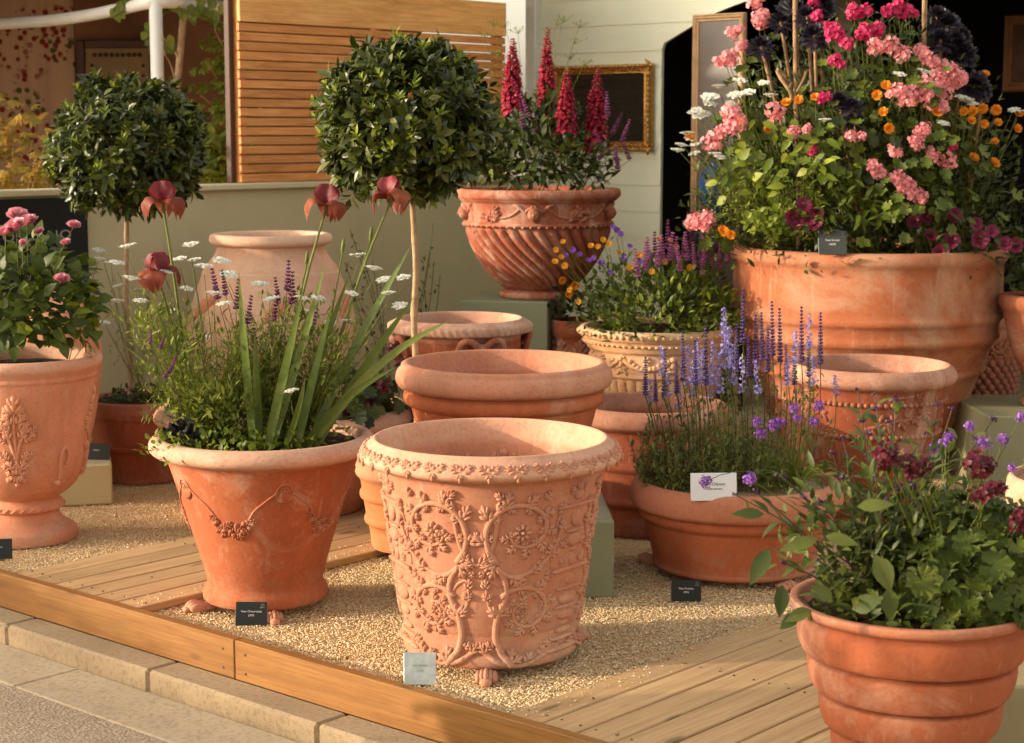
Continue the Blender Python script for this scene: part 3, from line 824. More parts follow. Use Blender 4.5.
# --- banded empty pot behind the scroll pot, right
p, R, Hh = dims(648, 526, 402, 162)
prof = [(.2, 0), (.77, 0), (.79, .015), (.80, .03), (.805, .22), (.82, .235), (.86, .26), (.865, .285), (.84, .31), (.825, .32), (.83, .50), (.845, .515), (.885, .54), (.89, .565), (.865, .59), (.85, .60), (.86, .80), (.88, .83), (.94, .85), (.985, .875), (1, .91), (.99, .95), (.96, .985), (.92, 1), (.885, 1), (.87, .97), (.84, .7), (.78, .1), (.1, .09)]
pot('band', 'banded_pot', 'empty red terracotta pot with raised bands between the scroll pot and the lavender bowl', p, R, Hh, prof, T_RED)

# --- lavender bowl
p, R, Hh = dims(735, 571, 477, 214); p.z = .026; Hh -= .026
prof = [(.2, 0), (.755, 0), (.78, .012), (.79, .04), (.78, .065), (.775, .08), (.86, .50), (.87, .545), (.90, .56), (.925, .60), (.925, .65), (.915, .675), (.945, .685), (.985, .715), (1, .77), (1, .85), (.985, .92), (.95, .975), (.905, 1), (.875, .98), (.86, .92), (.85, .88), (.1, .88)]
pot('bowl', 'low_bowl', 'wide low orange terracotta bowl with rolled rim holding lavender spikes and a white card', p, R, Hh, prof, T_PLAIN, soil=(.86, .90), soil_mat=M_GRIT)

# --- stepped pot in the right foreground
p, R, Hh = dims(907, 800, 598, 250)
prof = [(.2, 0), (.63, 0), (.65, .02), (.67, .08), (.69, .14), (.685, .165), (.63, .172), (.63, .180), (.735, .186), (.765, .205), (.79, .27), (.785, .335), (.770, .352), (.70, .364), (.70, .374), (.82, .380), (.85, .40), (.868, .46), (.86, .525), (.845, .538), (.775, .548), (.775, .558), (.885, .564), (.912, .582), (.93, .64), (.922, .705), (.905, .718), (.845, .728), (.845, .738), (.94, .744), (.965, .762), (.982, .82), (.975, .875), (.955, .905), (.935, .915), (.935, .935), (.965, .945), (.995, .958), (1, .975), (1, .99), (.985, 1), (.93, 1), (.915, .985), (.9, .95), (.1, .94)]
prof = [(r*(1 - .27*(1 - z)) if r > .3 else r, z) for r, z in prof]
pot('step', 'stepped_pot', 'orange terracotta pot with stepped rings in the right foreground, planted with dark crimson flowers', p, R, Hh, prof, terracotta('foreground orange', (.37, .105, .044), .25, 17, (.62, .40, .29)), soil=(.9, .95), n=144, sharp=40)

# --- giant weathered pot
p, R, Hh = dims(866, 0, 245, 271, 0, 8.0)
prof = [(.2, 0), (.50, 0), (.56, .06), (.66, .20), (.70, .232), (.715, .24), (.71, .255), (.75, .33), (.775, .338), (.775, .355), (.83, .44), (.865, .452), (.87, .47), (.855, .485), (.925, .59), (.955, .60), (.965, .62), (.95, .64), (.96, .68), (.985, .692), (.99, .712), (.97, .728), (.975, .80), (.97, .92), (.98, .935), (1, .95), (1.005, .97), (.995, .99), (.97, 1), (.93, 1), (.915, .98), (.905, .95), (.1, .93)]
pot('big', 'giant_pot', 'giant weathered terracotta pot with whitish bloom and raised bands, overflowing with pink geraniums', p, R, Hh, prof, T_BIG, soil=(.905, .96), n=160)

# --- empty pot with bead rows
p, R, Hh = dims(874, 0, 363, 168, 0, 6.9)
prof = [(.2, 0), (.6, 0), (.63, .03), (.70, .28), (.77, .50), (.835, .74), (.87, .85), (.89, .875), (.94, .885), (.985, .905), (1, .93), (.985, .955), (.95, .985), (.925, .992), (.91, 1), (.885, 1), (.87, .98), (.82, .75), (.6, .1), (.1, .09)]
root, outer = pot('bead', 'beaded_pot', 'empty red terracotta pot with two rows of beads standing before the giant pot', p, R, Hh, prof, T_RED)
rl = Relief(outer, 0, .87*Hh)
for i in range(72):
    for z in (.79, .585): rl.blob(5*i, z*Hh, .024, .022, 0, .013)
for rep in range(4):
    rl.th0 = 12 + 90*rep; z = .69*Hh
    rl.tube([(-28, z - .03), (-14, z - .012), (0, z + .005), (14, z + .01), (26, z + .032)], .007, taper=.6)
    for k in range(9):
        th = -24 + 6*k; rl.leaf(th, z - .02 + .006*k, .05, 65 if k % 2 else -55, .010, 1)
    rl.tube([(-10, .92*.9*Hh), (0, .84*Hh), (10, .85*Hh)], .005); rl.leaf(12, .84*Hh, .04, 40, .009, 1)
rl.build('bead_and_branch_relief', T_RED, root)

# --- scaled jar behind the giant pot
p, R, Hh = dims(985, 0, 292, 68, 0, 8.55)
prof = [(.2, 0), (.55, 0), (.62, .04), (.88, .24), (.985, .40), (1, .46), (.97, .56), (.89, .68), (.80, .755), (.785, .775), (.82, .782), (.83, .797), (.81, .812), (.76, .82), (.62, .89), (.55, .935), (.55, .945), (.61, .95), (.64, .965), (.63, .985), (.6, 1), (.5, 1), (.48, .95), (.1, .90)]
root, outer = pot('scale', 'scaled_jar', 'narrow necked terracotta jar with fish-scale relief tucked behind the giant pot', p, R, Hh, prof, terracotta('jar red', (0.420, 0.134, 0.072), .4, 18), n=96)
rl = Relief(outer, 0, .8*Hh)
for row in range(13):
    z = (.10 + .038*row)*Hh
    for i in range(24): rl.blob(15*i + (7.5 if row % 2 else 0), z, .040, .034, 90, .014, off=.002)
for rep in range(4):
    rl.th0 = 15 + 90*rep; z = .67*Hh
    rl.tube([(-22, z + .03), (-10, z - .025), (6, z - .02), (20, z + .02), (26, z)], .011)
    for k in range(4): rl.leaf(-14 + 9*k, z - .02, .05, 60 if k % 2 else -70, .013, 1)
    rl.rosette(-24, z + .02, .03, 6, .018)
rl.tube([(10*i, .60*Hh) for i in range(37)], .006, k=1)
rl.build('scale_relief', POTS['scale']['root'].children[0].data.materials[0], root)

# --- dark urn at the right edge on its plinth
PR_Z = .335
p, R, Hh = dims(1046, 0, 294, 92, PR_Z, 7.6)
prof = [(.2, 0), (.46, 0), (.48, .05), (.34, .10), (.28, .15), (.28, .20), (.40, .27), (.62, .42), (.80, .64), (.87, .80), (.90, .85), (.96, .875), (1, .91), (1, .955), (.97, .99), (.9, 1), (.84, 1), (.82, .95), (.1, .92)]
pot('darkurn', 'footed_urn', 'dark brown footed urn cut by the right edge, standing on an olive plinth', p, R, Hh, prof, T_DARK, soil=(.83, .96), n=80)

# --- pot on the low plinth at the right edge
PQ_Z = .20
p, R, Hh = dims(1098, 0, 476, 164, PQ_Z, 4.45)
prof = [(.2, 0), (.90, 0), (.92, .03), (.92, .08), (.88, .11), (.87, .7), (.9, .78), (.96, .80), (1, .84), (1, .95), (.97, 1), (.9, 1), (.87, .95), (.1, .92)]
pot('edge', 'round_pot', 'pale orange terracotta pot just showing at the right edge on a low olive plinth', p, R, Hh, prof, T_FRONT, soil=(.88, .95), n=80)

# --- jar behind the urn on the left plinth
LP_Z = .165
p, R, Hh = dims(60, 0, 279, 80, LP_Z, 7.33)
prof = [(.2, 0), (.55, 0), (.6, .04), (.9, .35), (1, .55), (.97, .66), (.80, .80), (.42, .90), (.30, .93), (.29, .95), (.34, .955), (.36, .97), (.34, 1), (.25, 1), (.22, .95), (.1, .9)]
pot('amphora', 'amphora', 'pinkish narrow-mouthed terracotta amphora half hidden behind the rose urn', p, R, Hh, prof, T_URN, n=80)

# --- pot feet (shell shaped) under three pots
def foot_mesh():
    b = MB()
    for i in range(-2, 3):
        b.ell(V((.011*i, -.030 + .006*abs(i), .022 - .002*abs(i))), V((.010, 0, 0)), V((0, .034, -.006)), V((0, .006, .024 - .003*abs(i))), 8, 7)
    b.ell(V((0, .012, .017)), V((.030, 0, 0)), V((0, .045, 0)), V((0, 0, .0135)), 12, 7)
    b.ell(V((0, -.058, .014)), V((.018, 0, 0)), V((0, .014, 0)), V((0, 0, .014)), 10, 6)
    return b.mesh('pot_foot', T_FRONT)
fm = foot_mesh()
zmin = min(v.co.z for v in fm.vertices)
for v_ in fm.vertices: v_.co.z = (v_.co.z - zmin)
def feet(key, angs, rf, labs, grp, s=1.0):
    P_ = POTS[key]
    for a, lab in zip(angs, labs):
        a_ = rad(a); r = P_['R']*rf
        p = P_['loc'] + V((r*math.sin(a_), -r*math.cos(a_), 0)); p.z = base_z(p) - .004
        o = link('pot_foot', fm, None, p, a_); o.scale = (s, s, .56*s if False else s)
        tag(o, lab, 'pot foot', grp)
# ------------------------------------------------------------------ plinths
M_OLIVE = plain('olive plinth paint', (.25, .25, .15), .55, var=.08, scale=6)
M_SAGE = plain('sage plinth paint', (.22, .245, .15), .5, var=.08, scale=6)
def plinth(label, c, size, mat, rz=0.0):
    b = MB(); b.bevel_box((0, 0, size[2]/2), size, .006)
    o = b.build('plinth', mat, None, c, rz, sharp=35); return tag(o, label, 'plinth')
P_ = POTS['ring']['loc']
plinth('sage green plinth under the rolled rim pot, behind the scroll pot', (P_.x - .005, P_.y + .0, 0), (.70, .62, PL_Z), M_SAGE, rad(2))
P_ = POTS['swirl']['loc']
plinth('tall sage green plinth under the swirled pot', (at(510, 300, 8.9).x + .02, 8.93, 0), (.44, .5, SW_Z), M_SAGE, rad(-12))
P_ = POTS['rope']['loc']
plinth('low green plinth under the rope rim pot', (P_.x, P_.y, base_z(P_)), (.46, .46, .18 - base_z(P_)), M_SAGE)
P_ = POTS['cream']['loc']
plinth('low green plinth under the cream frieze pot', (P_.x, P_.y, 0), (.5, .5, .13), M_SAGE)
xl, xr = at(36, 500, 7.2).x, at(112, 500, 7.13).x
plinth('low cream green plinth beside the rose urn with a small black card on top', (xr - .5*(xr-xl)*math.cos(rad(14)) - .2*math.sin(rad(14)), 7.13 + .2 - .03, 0), (xr-xl, .40, LP_Z), plain('cream plinth paint', (.50, .46, .28), .55, var=.07, scale=6), rad(14))
xl = at(985, 440, 7.3).x
plinth('olive plinth at the right edge under the dark footed urn', (xl + .42, 7.62, 0), (.84, .62, PR_Z), M_OLIVE, rad(2))
plinth('low olive plinth at the right edge behind the stepped pot', (1.47, 4.47, base_z((1.4, 4.3, 0))), (.95, .72, PQ_Z - base_z((1.4, 4.3, 0))), plain('khaki plinth paint', (.34, .30, .17), .55, var=.07, scale=6))

# ------------------------------------------------------------------ low wall, fence, stall
KX, KY = .164, 10.75
K = V((KX, KY, 0))                                           # corner where fence meets stall
Vd = -Wd                                                     # along the stall front, right and nearer
def on_plane(px, py, org, nrm):
    d = ray(px, py); e = V((0, 0, EYE)); t = (org - e).dot(nrm)/d.dot(nrm); return e + d*t
def wall_u(px, py): p = on_plane(px, py, K, Wd); return (p - K).dot(U), p.z      # negative u: left
def wall_v(px, py): p = on_plane(px, py, K, U); return (p - K).dot(Vd), p.z
M_WALLG = plain('grey green wall paint', (.49, .46, .30), .55, var=.06, scale=3)
M_CAP = plain('wall cap paint', (.55, .52, .36), .5, var=.05, scale=4)
root = thing('low_wall', 'low grey green painted wall with a pale flat cap behind the pots', 'wall', K, RU)
ztop = 1.205
b = MB(); b.box((-2.6, .07, ztop/2 - .08), (5.2, .10, ztop + .16)); b.build('panel', M_WALLG, root, smooth=False)
b = MB(); b.bevel_box((-2.6, .07, ztop + .014), (5.2, .17, .028), .004); b.build('cap', M_CAP, root, sharp=35)
b = MB()
for u_ in (-4.1, -2.75, -1.35): b.box((u_, .0185, ztop/2 - .08), (.012, .004, ztop + .155))
b.build('joint_strip', M_WALLG, root, smooth=False)

M_SLAT = wood('cedar slats', (.42, .15, .045), (.68, .30, .10), (.80, .43, .17), .6, .5, False)
uL = wall_u(249, 100)[0]; uR = wall_u(514, 100)[0]
root = thing('slat_fence', 'orange brown horizontal cedar slat fence standing on the low wall', 'fence', K + V((0, 0, ztop + .03)), RU)
b = MB(); z = 0; zs = 2.035 - (ztop + .03); n = 17; st = zs/n
for i in range(n):
    b.bevel_box(((uL+uR)/2, .075 + rnd.uniform(-.003, .003), st*(i + .5)), (uR-uL, .018, st - .0055 - rnd.uniform(0, .003)), .002)
b.build('slat', M_SLAT, root, sharp=35)
b = MB(); b.bevel_box(((uL+uR)/2, .07, zs + .098), (uR-uL, .024, .19), .003); b.build('top_board', wood('cedar board', (.60, .26, .075), (.82, .44, .165), (.88, .54, .23), .6, .4, False), root, sharp=35)
for u_ in (uL + .03, (uL+uR)/2, uR - .03):
    b = MB(); b.bevel_box((u_, .11, zs/2 + .095), (.05, .05, zs + .19), .003); b.build('post', M_SLAT, root, sharp=35)
b = MB(); b.bevel_box((uL - .016, .13, zs/2 + .15), (.026, .04, zs + .3), .003); b.build('dark_post', plain('dark timber', (.06, .025, .014), .6), root, sharp=35)

# the stall: pale weatherboards with an arched opening and a dark room
M_BOARD = plain('pale green weatherboard', (.64, .68, .55), .5, var=.06, scale=2.5, bump=.06)
M_BLACK = plain('black lining', (.006, .006, .006), .8, var=.2)
stall = thing('stall_building', 'pale green weatherboarded stall with an arched opening into a black room', 'building', K, math.atan2(Vd.y, Vd.x))
s0 = wall_v(661, 150)[0]; s1 = s0 + 3.2; TOP = 3.1
arch = [(s0, 1.97), (s0 + .30, 2.11), (s0 + .62, 2.205), (s0 + 1.1, 2.28), (s0 + 1.6, 2.30), (s0 + 2.1, 2.28), (s0 + 2.6, 2.2), (s0 + 2.9, 2.11), (s1, 1.97)]
arch = [arch[0]] + chaikin(arch[1:-1], 2) + [arch[-1]]
# local axes of the stall: x along the front, y into the room (= U side)
b = MB(); pitch = .15
def board_strip(xa, xb, za, zb_):
    b.add([V((xa, 0, za)), V((xb, 0, za)), V((xb, 0, zb_)), V((xa, 0, zb_)), V((xa, .12, za)), V((xb, .12, za)), V((xb, .12, zb_)), V((xa, .12, zb_))],
          [(0, 1, 2, 3), (5, 4, 7, 6), (0, 4, 5, 1), (3, 2, 6, 7), (0, 3, 7, 4), (1, 5, 6, 2)])
def slice_(xa, xb_fn, side):
    pass
z = -.16
while z < TOP:
    zt = min(z + pitch, TOP)
    # left and right of the arch at this height; the board's foot stands 9 mm proud of its head
    def edge(zq):
        if zq <= 1.97: return s0, s1
        if zq >= 2.30: return None
        L = [p for p in arch if p[0] <= s0 + 1.6]
        for (x0, z0), (x1, z1) in zip(L, L[1:]):
            if z0 <= zq <= z1 and z1 > z0:
                x = x0 + (x1-x0)*(zq-z0)/(z1-z0); return x, s0 + s1 - x
        return s0 + 1.59, s0 + 1.61
    k = 4 if 1.7 < z < 2.4 else 1
    for q in range(k):
        za, zb_ = z + (zt-z)*q/k, z + (zt-z)*(q+1)/k
        ea, eb = edge(za + 1e-4), edge(zb_ - 1e-4)
        spans = [(0.0, 4.6, 0.0, 4.6)] if ea is None else ([(0, ea[0], 0, eb[0] if eb else s0+1.6), (ea[1], 4.6, eb[1] if eb else s0+1.6, 4.6)])
        ya, yb = -.005*(1 - q/k), -.005*(1 - (q+1)/k)
        for xa0, xa1, xb0, xb1 in spans:
            b.add([V((xa0, ya, za)), V((xa1, ya, za)), V((xb1, yb, zb_)), V((xb0, yb, zb_)), V((xa0, .018, za)), V((xa1, .018, za)), V((xb1, .018, zb_)), V((xb0, .018, zb_))],
                  [(0, 1, 2, 3), (5, 4, 7, 6), (0, 4, 5, 1), (0, 3, 7, 4), (1, 5, 6, 2)])
    z = zt
b.build('front_wall', M_BOARD, stall, smooth=False)
b = MB()
b.box((2.3, 3.2, 1.47), (4.9, .06, 3.3)); b.box((-.04, 1.66, 1.47), (.06, 3.02, 3.3)); b.box((4.64, 1.66, 1.47), (.06, 3.02, 3.3))
b.build('inner_wall', M_BLACK, stall, smooth=False)
b = MB(); b.box((2.3, 1.6, 3.13), (4.9, 3.3, .05)); b.build('roof', M_BLACK, stall, smooth=False)
b = MB(); b.box((2.3, 1.65, -.08), (4.6, 3.0, .04)); b.build('floor', M_BLACK, stall, smooth=False)
b = MB(); b.box((s0 - .0 + .004, .117, .9), (.008, .01, 2.1)); 
b = MB(); b.bevel_box((-.030, -.02, 1.45), (.075, .07, 3.2), .004); b.build('corner_post', plain('white post paint', (.62, .64, .58), .45, var=.04), stall, sharp=35)
p850 = at(848, 10, 10.6)
b = MB(); q = (V((p850.x, p850.y, 0)) - K); b.bevel_box((q.dot(Vd), q.dot(U), 1.45), (.11, .11, 3.2), .006); b.build('inner_post', plain('cream post paint', (.50, .46, .34), .5), stall, sharp=35)

# gilt framed mirror on the stall front
M_GILT = plain('antique gilt', (.46, .25, .07), .38, metal=.75, var=.45, scale=55, bump=.9)
M_GLASSD = plain('dark glass', (.012, .014, .012), .08, var=.1, bump=0)
def framed(name, label, cat, x0, x1, z0, z1, fw, y, depth, fmat, gmat, ornate, parent_frame, gname, tilt=0):
    root = thing(name, label, cat, parent_frame @ V(((x0+x1)/2, y, z0)), stall.rotation_euler.z)
    w_, h_ = x1-x0, z1-z0; b = MB()
    prof = [(0, 0), (.0, .6), (.16, 1.0), (.32, .75), (.5, .9), (.72, .5), (.9, .62), (1, .25)]
    cs = [(-w_/2, 0), (w_/2, 0), (w_/2, h_), (-w_/2, h_)]; sg = [(1, 1), (-1, 1), (-1, -1), (1, -1)]
    for i in range(4):
        for f, d in prof: b.v.append(V((cs[i][0] + sg[i][0]*f*fw, -depth*d, cs[i][1] + sg[i][1]*f*fw)))
    m = len(prof)
    for i in range(4):
        j = (i+1) % 4
        for k in range(m-1): b.f.append((i*m+k, j*m+k, j*m+k+1, i*m+k+1))
    if ornate:
        for i in range(4):
            a, c = V((cs[i][0], 0, cs[i][1])), V((cs[(i+1) % 4][0], 0, cs[(i+1) % 4][1]))
            L = (c-a).length; nn = int(L/.028); d = (c-a).normalized(); inn = V((0, 1, 0)).cross(d); inn = inn if inn.dot(V((0, 0, h_/2)) - (a+c)/2) > 0 else -inn
            for k in range(nn + 1):
                p = a + d*(L*k/nn) + inn*fw*.2; r = .016 if k % 3 else .022
                b.ell(p + V((0, -depth*.85, 0)), d*r, inn*fw*.20, V((0, .012, 0)), 6, 5)
                p2 = a + d*(L*(k+.5)/nn) + inn*fw*.62
                b.ell(p2 + V((0, -depth*.62, 0)), (d + inn*.7)*.014, (inn - d*.5)*.006, V((0, .009, 0)), 6, 4)
    b.build('frame', fmat, root, sharp=40)
    b = MB(); b.box((0, -depth*.15, h_/2), (w_ - fw*1.7, depth*.28, h_ - fw*1.7)); b.build(gname, gmat, root, smooth=False)
    return root
SM = stall.matrix_basis
SM = Matrix.Translation(K) @ Matrix.Rotation(stall.rotation_euler.z, 4, 'Z')
a0, a1 = wall_v(556, 100)[0], wall_v(655, 100)[0]; zt_, zb_ = wall_v(640, 64)[1], wall_v(640, 151)[1]
framed('wall_mirror', 'dark mirror in an ornate gilt frame hanging on the pale green stall wall', 'mirror', a0, a1, zb_, zt_, .055, -.0095, .045, M_GILT, M_GLASSD, True, SM, 'glass')
def room(px, py, d):
    q = at(px, py, d) - K; return q.dot(Vd), q.dot(U), q.z
M_PINE = plain('pale pine', (.52, .34, .19), .5, var=.25, scale=14)
M_MGLASS = plain('brown grey glass', (.055, .038, .026), .32, var=.5, scale=3, bump=0)
x0, y0, zt = room(695, 15, 9.98)
framed('tall_mirror', 'tall pale pine framed mirror just inside the arched opening behind the geraniums', 'mirror', x0, x0 + .34, -.06, zt, .04, y0, .03, M_PINE, M_MGLASS, False, SM, 'glass')
x0, y0, zt = room(1006, 15, 11.0); zb_ = room(1006, 92, 11.0)[2]
framed('picture', 'picture in a reddish brown frame hanging in the black room at the right edge', 'picture', x0, x0 + .55, zb_, zt, .06, y0, .03, plain('red brown frame', (.24, .10, .04), .5, var=.3, scale=20), plain('brown picture', (.10, .045, .02), .7, var=.6, scale=7), False, SM, 'canvas')

# blue jar with dried flowers in the doorway
pv = at(716, 250, 9.75); 
b, _ = lathe([(.2, 0), (.5, 0), (.55, .05), (.9, .35), (1, .6), (.85, .82), (.5, .92), (.55, 1), (.42, 1), (.4, .9), (.1, .85)], .10, .27, 40)
M_BLUE = plain('blue glaze', (.02, .07, .19), .2, var=.3, scale=9)
zz0 = at(716, 213, 9.75).z
tb = MB(); q = V((pv.x, pv.y, 0))
root = thing('stool', 'black stool holding the blue jar inside the stall doorway', 'stool', (pv.x, pv.y, -.06))
tb.bevel_box((0, 0, zz0 + .06 - .02), (.3, .3, .04), .004); tb.build('seat', M_BLACK, root, sharp=35)
for sx in (-1, 1):
    for sy in (-1, 1):
        tb = MB(); tb.tube([(sx*.12, sy*.12, zz0 + .02), (sx*.13, sy*.13, 0)], .014); tb.build('leg', M_BLACK, root)
root = thing('blue_jar', 'round blue glazed jar with dried brownish flower heads in the stall doorway', 'jar', (pv.x, pv.y, zz0))
b.build('body', M_BLUE, root)
db = MB()
for i in range(150):
    d_ = V((rnd.gauss(0, 1), rnd.gauss(0, 1), abs(rnd.gauss(0, 1)))).normalized()
    db.leaf(V((0, 0, .27)) + d_*.03, d_ + V((0, 0, .2)), V((0, 0, 1)), rnd.uniform(.05, .1), .01, .3)
db.build('dried_flowers', petal('dried flower', (.22, .10, .06), (.34, .17, .10), (.42, .25, .16)), root)

# ------------------------------------------------------------------ marquee behind the low wall
mq = thing('marquee', 'dim brown marquee with flowered wallpaper, white tubular poles and a grey roof', 'tent', (0, 0, 0))
t = NT('floral wallpaper'); co = t.coords()
def spots(scale, off, th, dens):
    mp = t.coords(scale=(1, .02, 1), off=off)
    vo = t.n('ShaderNodeTexVoronoi'); vo.inputs['Scale'].default_value = scale; t.l(mp, vo.inputs['Vector'])
    m1 = t.ramp(vo.outputs['Distance'], [(th - .06, 1), (th, 0)])
    big = t.noise(mp, 2.6, 1); m2 = t.ramp(big, [(dens - .03, 0), (dens + .02, 1)])
    return t.mix(1, m1, m2, 'MULTIPLY')
c = t.ramp(t.noise(t.coords(scale=(9, .1, .3)), 2, 2), [(.35, (.52, .34, .24)), (.65, (.64, .42, .30))])
c = t.mix(spots(19, (3, 0, 1), .42, .56), c, (.10, .10, .035))
c = t.mix(spots(19, (7.7, 0, 4), .42, .55), c, (.26, .03, .03))
M_WPAP = t.set(c, .8, spec=.1)
M_BRN = plain('brown hanging', (.26, .125, .07), .8, var=.3, scale=2)
dB = 12.4
pw = at(74, 60, dB); b = MB()
pl = at(-90, 60, dB); b.box(((pl.x + pw.x)/2, dB + .03, 1.4), (pw.x - pl.x, .04, 3.2)); b.build('wallpaper_panel', M_WPAP, mq, smooth=False)
pr = at(420, 60, dB); b = MB(); b.box(((pr.x + pw.x)/2 + .002, dB + .05, 1.4), (pr.x - pw.x, .04, 3.2)); b.build('brown_wall', M_BRN, mq, smooth=False)
b = MB(); pb = at(-60, 150, dB)
b.box((pl.x - .4, 10.7, 1.4), (.05, 3.6, 3.2)); b.build('side_wall', M_BRN, mq, smooth=False)
M_WHITE = plain('white pole paint', (.70, .68, .63), .4, var=.06, scale=8, bump=.05)
pp = at(157, 60, 9.55); b = MB(); b.tube([(pp.x, pp.y, -.16), (pp.x, pp.y, 1.2), (pp.x, pp.y, 2.3)], .034, 14); b.build('pole', M_WHITE, mq)
b = MB(); pts = [at(x, y, d) for x, y, d in ((-60, 29, 10.9), (0, 24, 10.5), (50, 20.5, 10.15), (90, 15, 9.9), (125, 8, 9.7), (158, 2, 9.55), (200, 5, 9.9), (240, 8, 10.3))]
b.tube([V(q_) for q_ in cr([tuple(p) for p in pts], 5)], .033, 12); b.build('rail', M_WHITE, mq)
b = MB(); R_ = [at(-90, 16, 11.4), at(170, -14, 9.4), at(420, -10, 10.6), at(420, -60, 13.6), at(-90, 2, 13.6)]
rf = [V((p.x, p.y, p.z)) for p in R_]
rf = [V((-4.2, 9.6, 2.42)), V((-.3, 9.3, 2.52)), V((.2, 11.4, 2.7)), V((.2, 13.3, 2.62)), V((-4.2, 13.3, 2.5))]
b.add(rf + [p + V((0, 0, .03)) for p in rf], [(0, 4, 3, 2, 1), (5, 6, 7, 8, 9), (0, 1, 6, 5), (1, 2, 7, 6), (2, 3, 8, 7), (3, 4, 9, 8), (4, 0, 5, 9)])
b.build('roof', plain('grey canvas', (.19, .165, .14), .8, var=.1, scale=3), mq, smooth=False)
b = MB(); b.box((-1.7, 10.9, -.12), (5.2, 4.0, .06)); b.build('floor', plain('brown matting', (.16, .10, .06), .9), mq, smooth=False)
# framed picture in the marquee
pa, pb_ = at(67, 38, 12.1), at(152, 128, 12.1)
t = NT('old sampler'); co = t.coords()
c = t.ramp(t.noise(co, 3, 5, .6), [(.3, (.26, .17, .07)), (.7, (.36, .24, .11))])
br = t.n('ShaderNodeTexBrick'); br.inputs['Scale'].default_value = 9; br.inputs['Mortar Size'].default_value = .03
M_SAMP = t.set(c, .6)
root = thing('sampler_picture', 'large dark red framed embroidered picture hanging in the marquee', 'picture', ((pa.x+pb_.x)/2, 12.36, pb_.z))
w_, h_ = pb_.x-pa.x, pa.z-pb_.z; b = MB()
for sx in (-1, 1): b.bevel_box((sx*(w_/2-.028), 0, h_/2), (.056, .05, h_), .006)
for z_ in (.028, h_-.028): b.bevel_box((0, .001, z_), (w_-.112, .048, .056), .006)
b.build('frame', plain('dark red frame', (.085, .022, .015), .4, var=.2), root, sharp=35)
b = MB(); b.box((0, .01, h_/2), (w_-.10, .012, h_-.10)); b.build('canvas', M_SAMP, root, smooth=False)
b = MB()
for i in range(9): b.ball((-w_/2 + .12 + (w_-.24)*i/8, -.0, h_-.10), .016, 6, 4); 
for i in range(5): b.ball((-w_/2 + .10, 0, h_-.17-.07*i), .012, 6, 4); b.ball((w_/2 - .10, 0, h_-.17-.07*i), .012, 6, 4)
b.build('border', plain('stitch red', (.11, .04, .02), .8), root)
# blue and white jar on the wall's far side
pj = at(-3, 150, 9.0)
b, _ = lathe([(.2, 0), (.55, 0), (.6, .04), (.85, .35), (1, .6), (.92, .8), (.6, .9), (.55, .95), (.6, 1), (.5, 1), (.48, .92), (.1, .9)], .055, .36, 40)
t = NT('blue and white glaze'); co = t.coords()
M_BW = t.set(t.ramp(t.noise(co, 38, 3, .7, 1.5), [(.46, (.06, .10, .28)), (.54, (.55, .58, .66))]), .2)
pj = wall_u(2, 190); 
q = K + U*pj[0] + Wd*.07
root = thing('ginger_jar', 'blue and white patterned jar on the wall cap at the left edge', 'jar', (q.x - .045, q.y - .035, ztop + .028)); b.build('body', M_BW, root)

# ------------------------------------------------------------------ writing
def text_mesh(s, size, mat, align='CENTER', spacing=1.0, ext=.0006):
    cu = bpy.data.curves.new('lettering', 'FONT'); cu.body = s; cu.size = size; cu.align_x = align; cu.align_y = 'CENTER'; cu.space_character = spacing; cu.extrude = ext
    o = bpy.data.objects.new('lettering', cu); COL.objects.link(o)
    dg = bpy.context.evaluated_depsgraph_get(); me = bpy.data.meshes.new_from_object(o.evaluated_get(dg))
    bpy.data.objects.remove(o); bpy.data.curves.remove(cu)
    me.materials.clear(); me.materials.append(mat)
    me.transform(Matrix.Rotation(PI/2, 4, 'X'))
    return me
M_CARD = plain('black card', (.012, .014, .012), .35, var=.1, bump=0)
M_INK = plain('white print', (.75, .73, .68), .6, var=0.02, bump=0)
M_GREY = plain('grey print', (.22, .22, .22), .6, var=.02, bump=0)
def card(label, p, w_, h_, rz, lean, mat, lines, ink, group='price cards', logo=True, foot=True, roll=0.0):
    root = thing('price_card', label, 'card', p, 0, None)
    root.rotation_euler = (Matrix.Rotation(rz, 3, 'Z') @ Matrix.Rotation(-lean, 3, 'X') @ Matrix.Rotation(roll, 3, 'Y')).to_euler()
    b = MB(); b.bevel_box((0, 0, h_/2), (w_, .004, h_), .001); b.build('card', mat, root, sharp=30)
    z = h_*.60
    for i, (s, k) in enumerate(lines):
        link('lettering', text_mesh(s, h_*k, ink), root, (0, -.0026, z)); z -= h_*.17
    if logo:
        lb = MB(); lb.tube([(w_*.36 + .004*math.cos(a*PI/6), -.0024, h_*.86 + .004*math.sin(a*PI/6)) for a in range(13)], .0007, 4)
        lb.box((w_*.36, -.0024, h_*.76), (w_*.16, .001, .0014)); lb.build('emblem', M_GREY if ink is M_GREY else plain('dim print', (.25, .25, .23), .6, bump=0), root)
    if foot:
        fb = MB(); fb.box((0, .012, .003), (w_*.5, .022, .003)); fb.build('stand', mat, root, smooth=False)
    return root
g0 = ground(251, 626, 0)
card('black price card standing in the gravel before the iris pot', g0 + V((0, 0, .001)), .096, .072, rad(6), rad(14), M_CARD, [('Vaso Ornamento', .125), ('£995', .125)], M_INK, roll=rad(2))
g1 = ground(686, 602, 0)
card('black price card standing in the gravel before the lavender bowl', g1 + V((0, 0, .001)), .098, .070, rad(5), rad(12), M_CARD, [('Vaso Romano', .125), ('£995', .125)], M_INK, roll=rad(2))
g2 = ground(420, 686, 0)
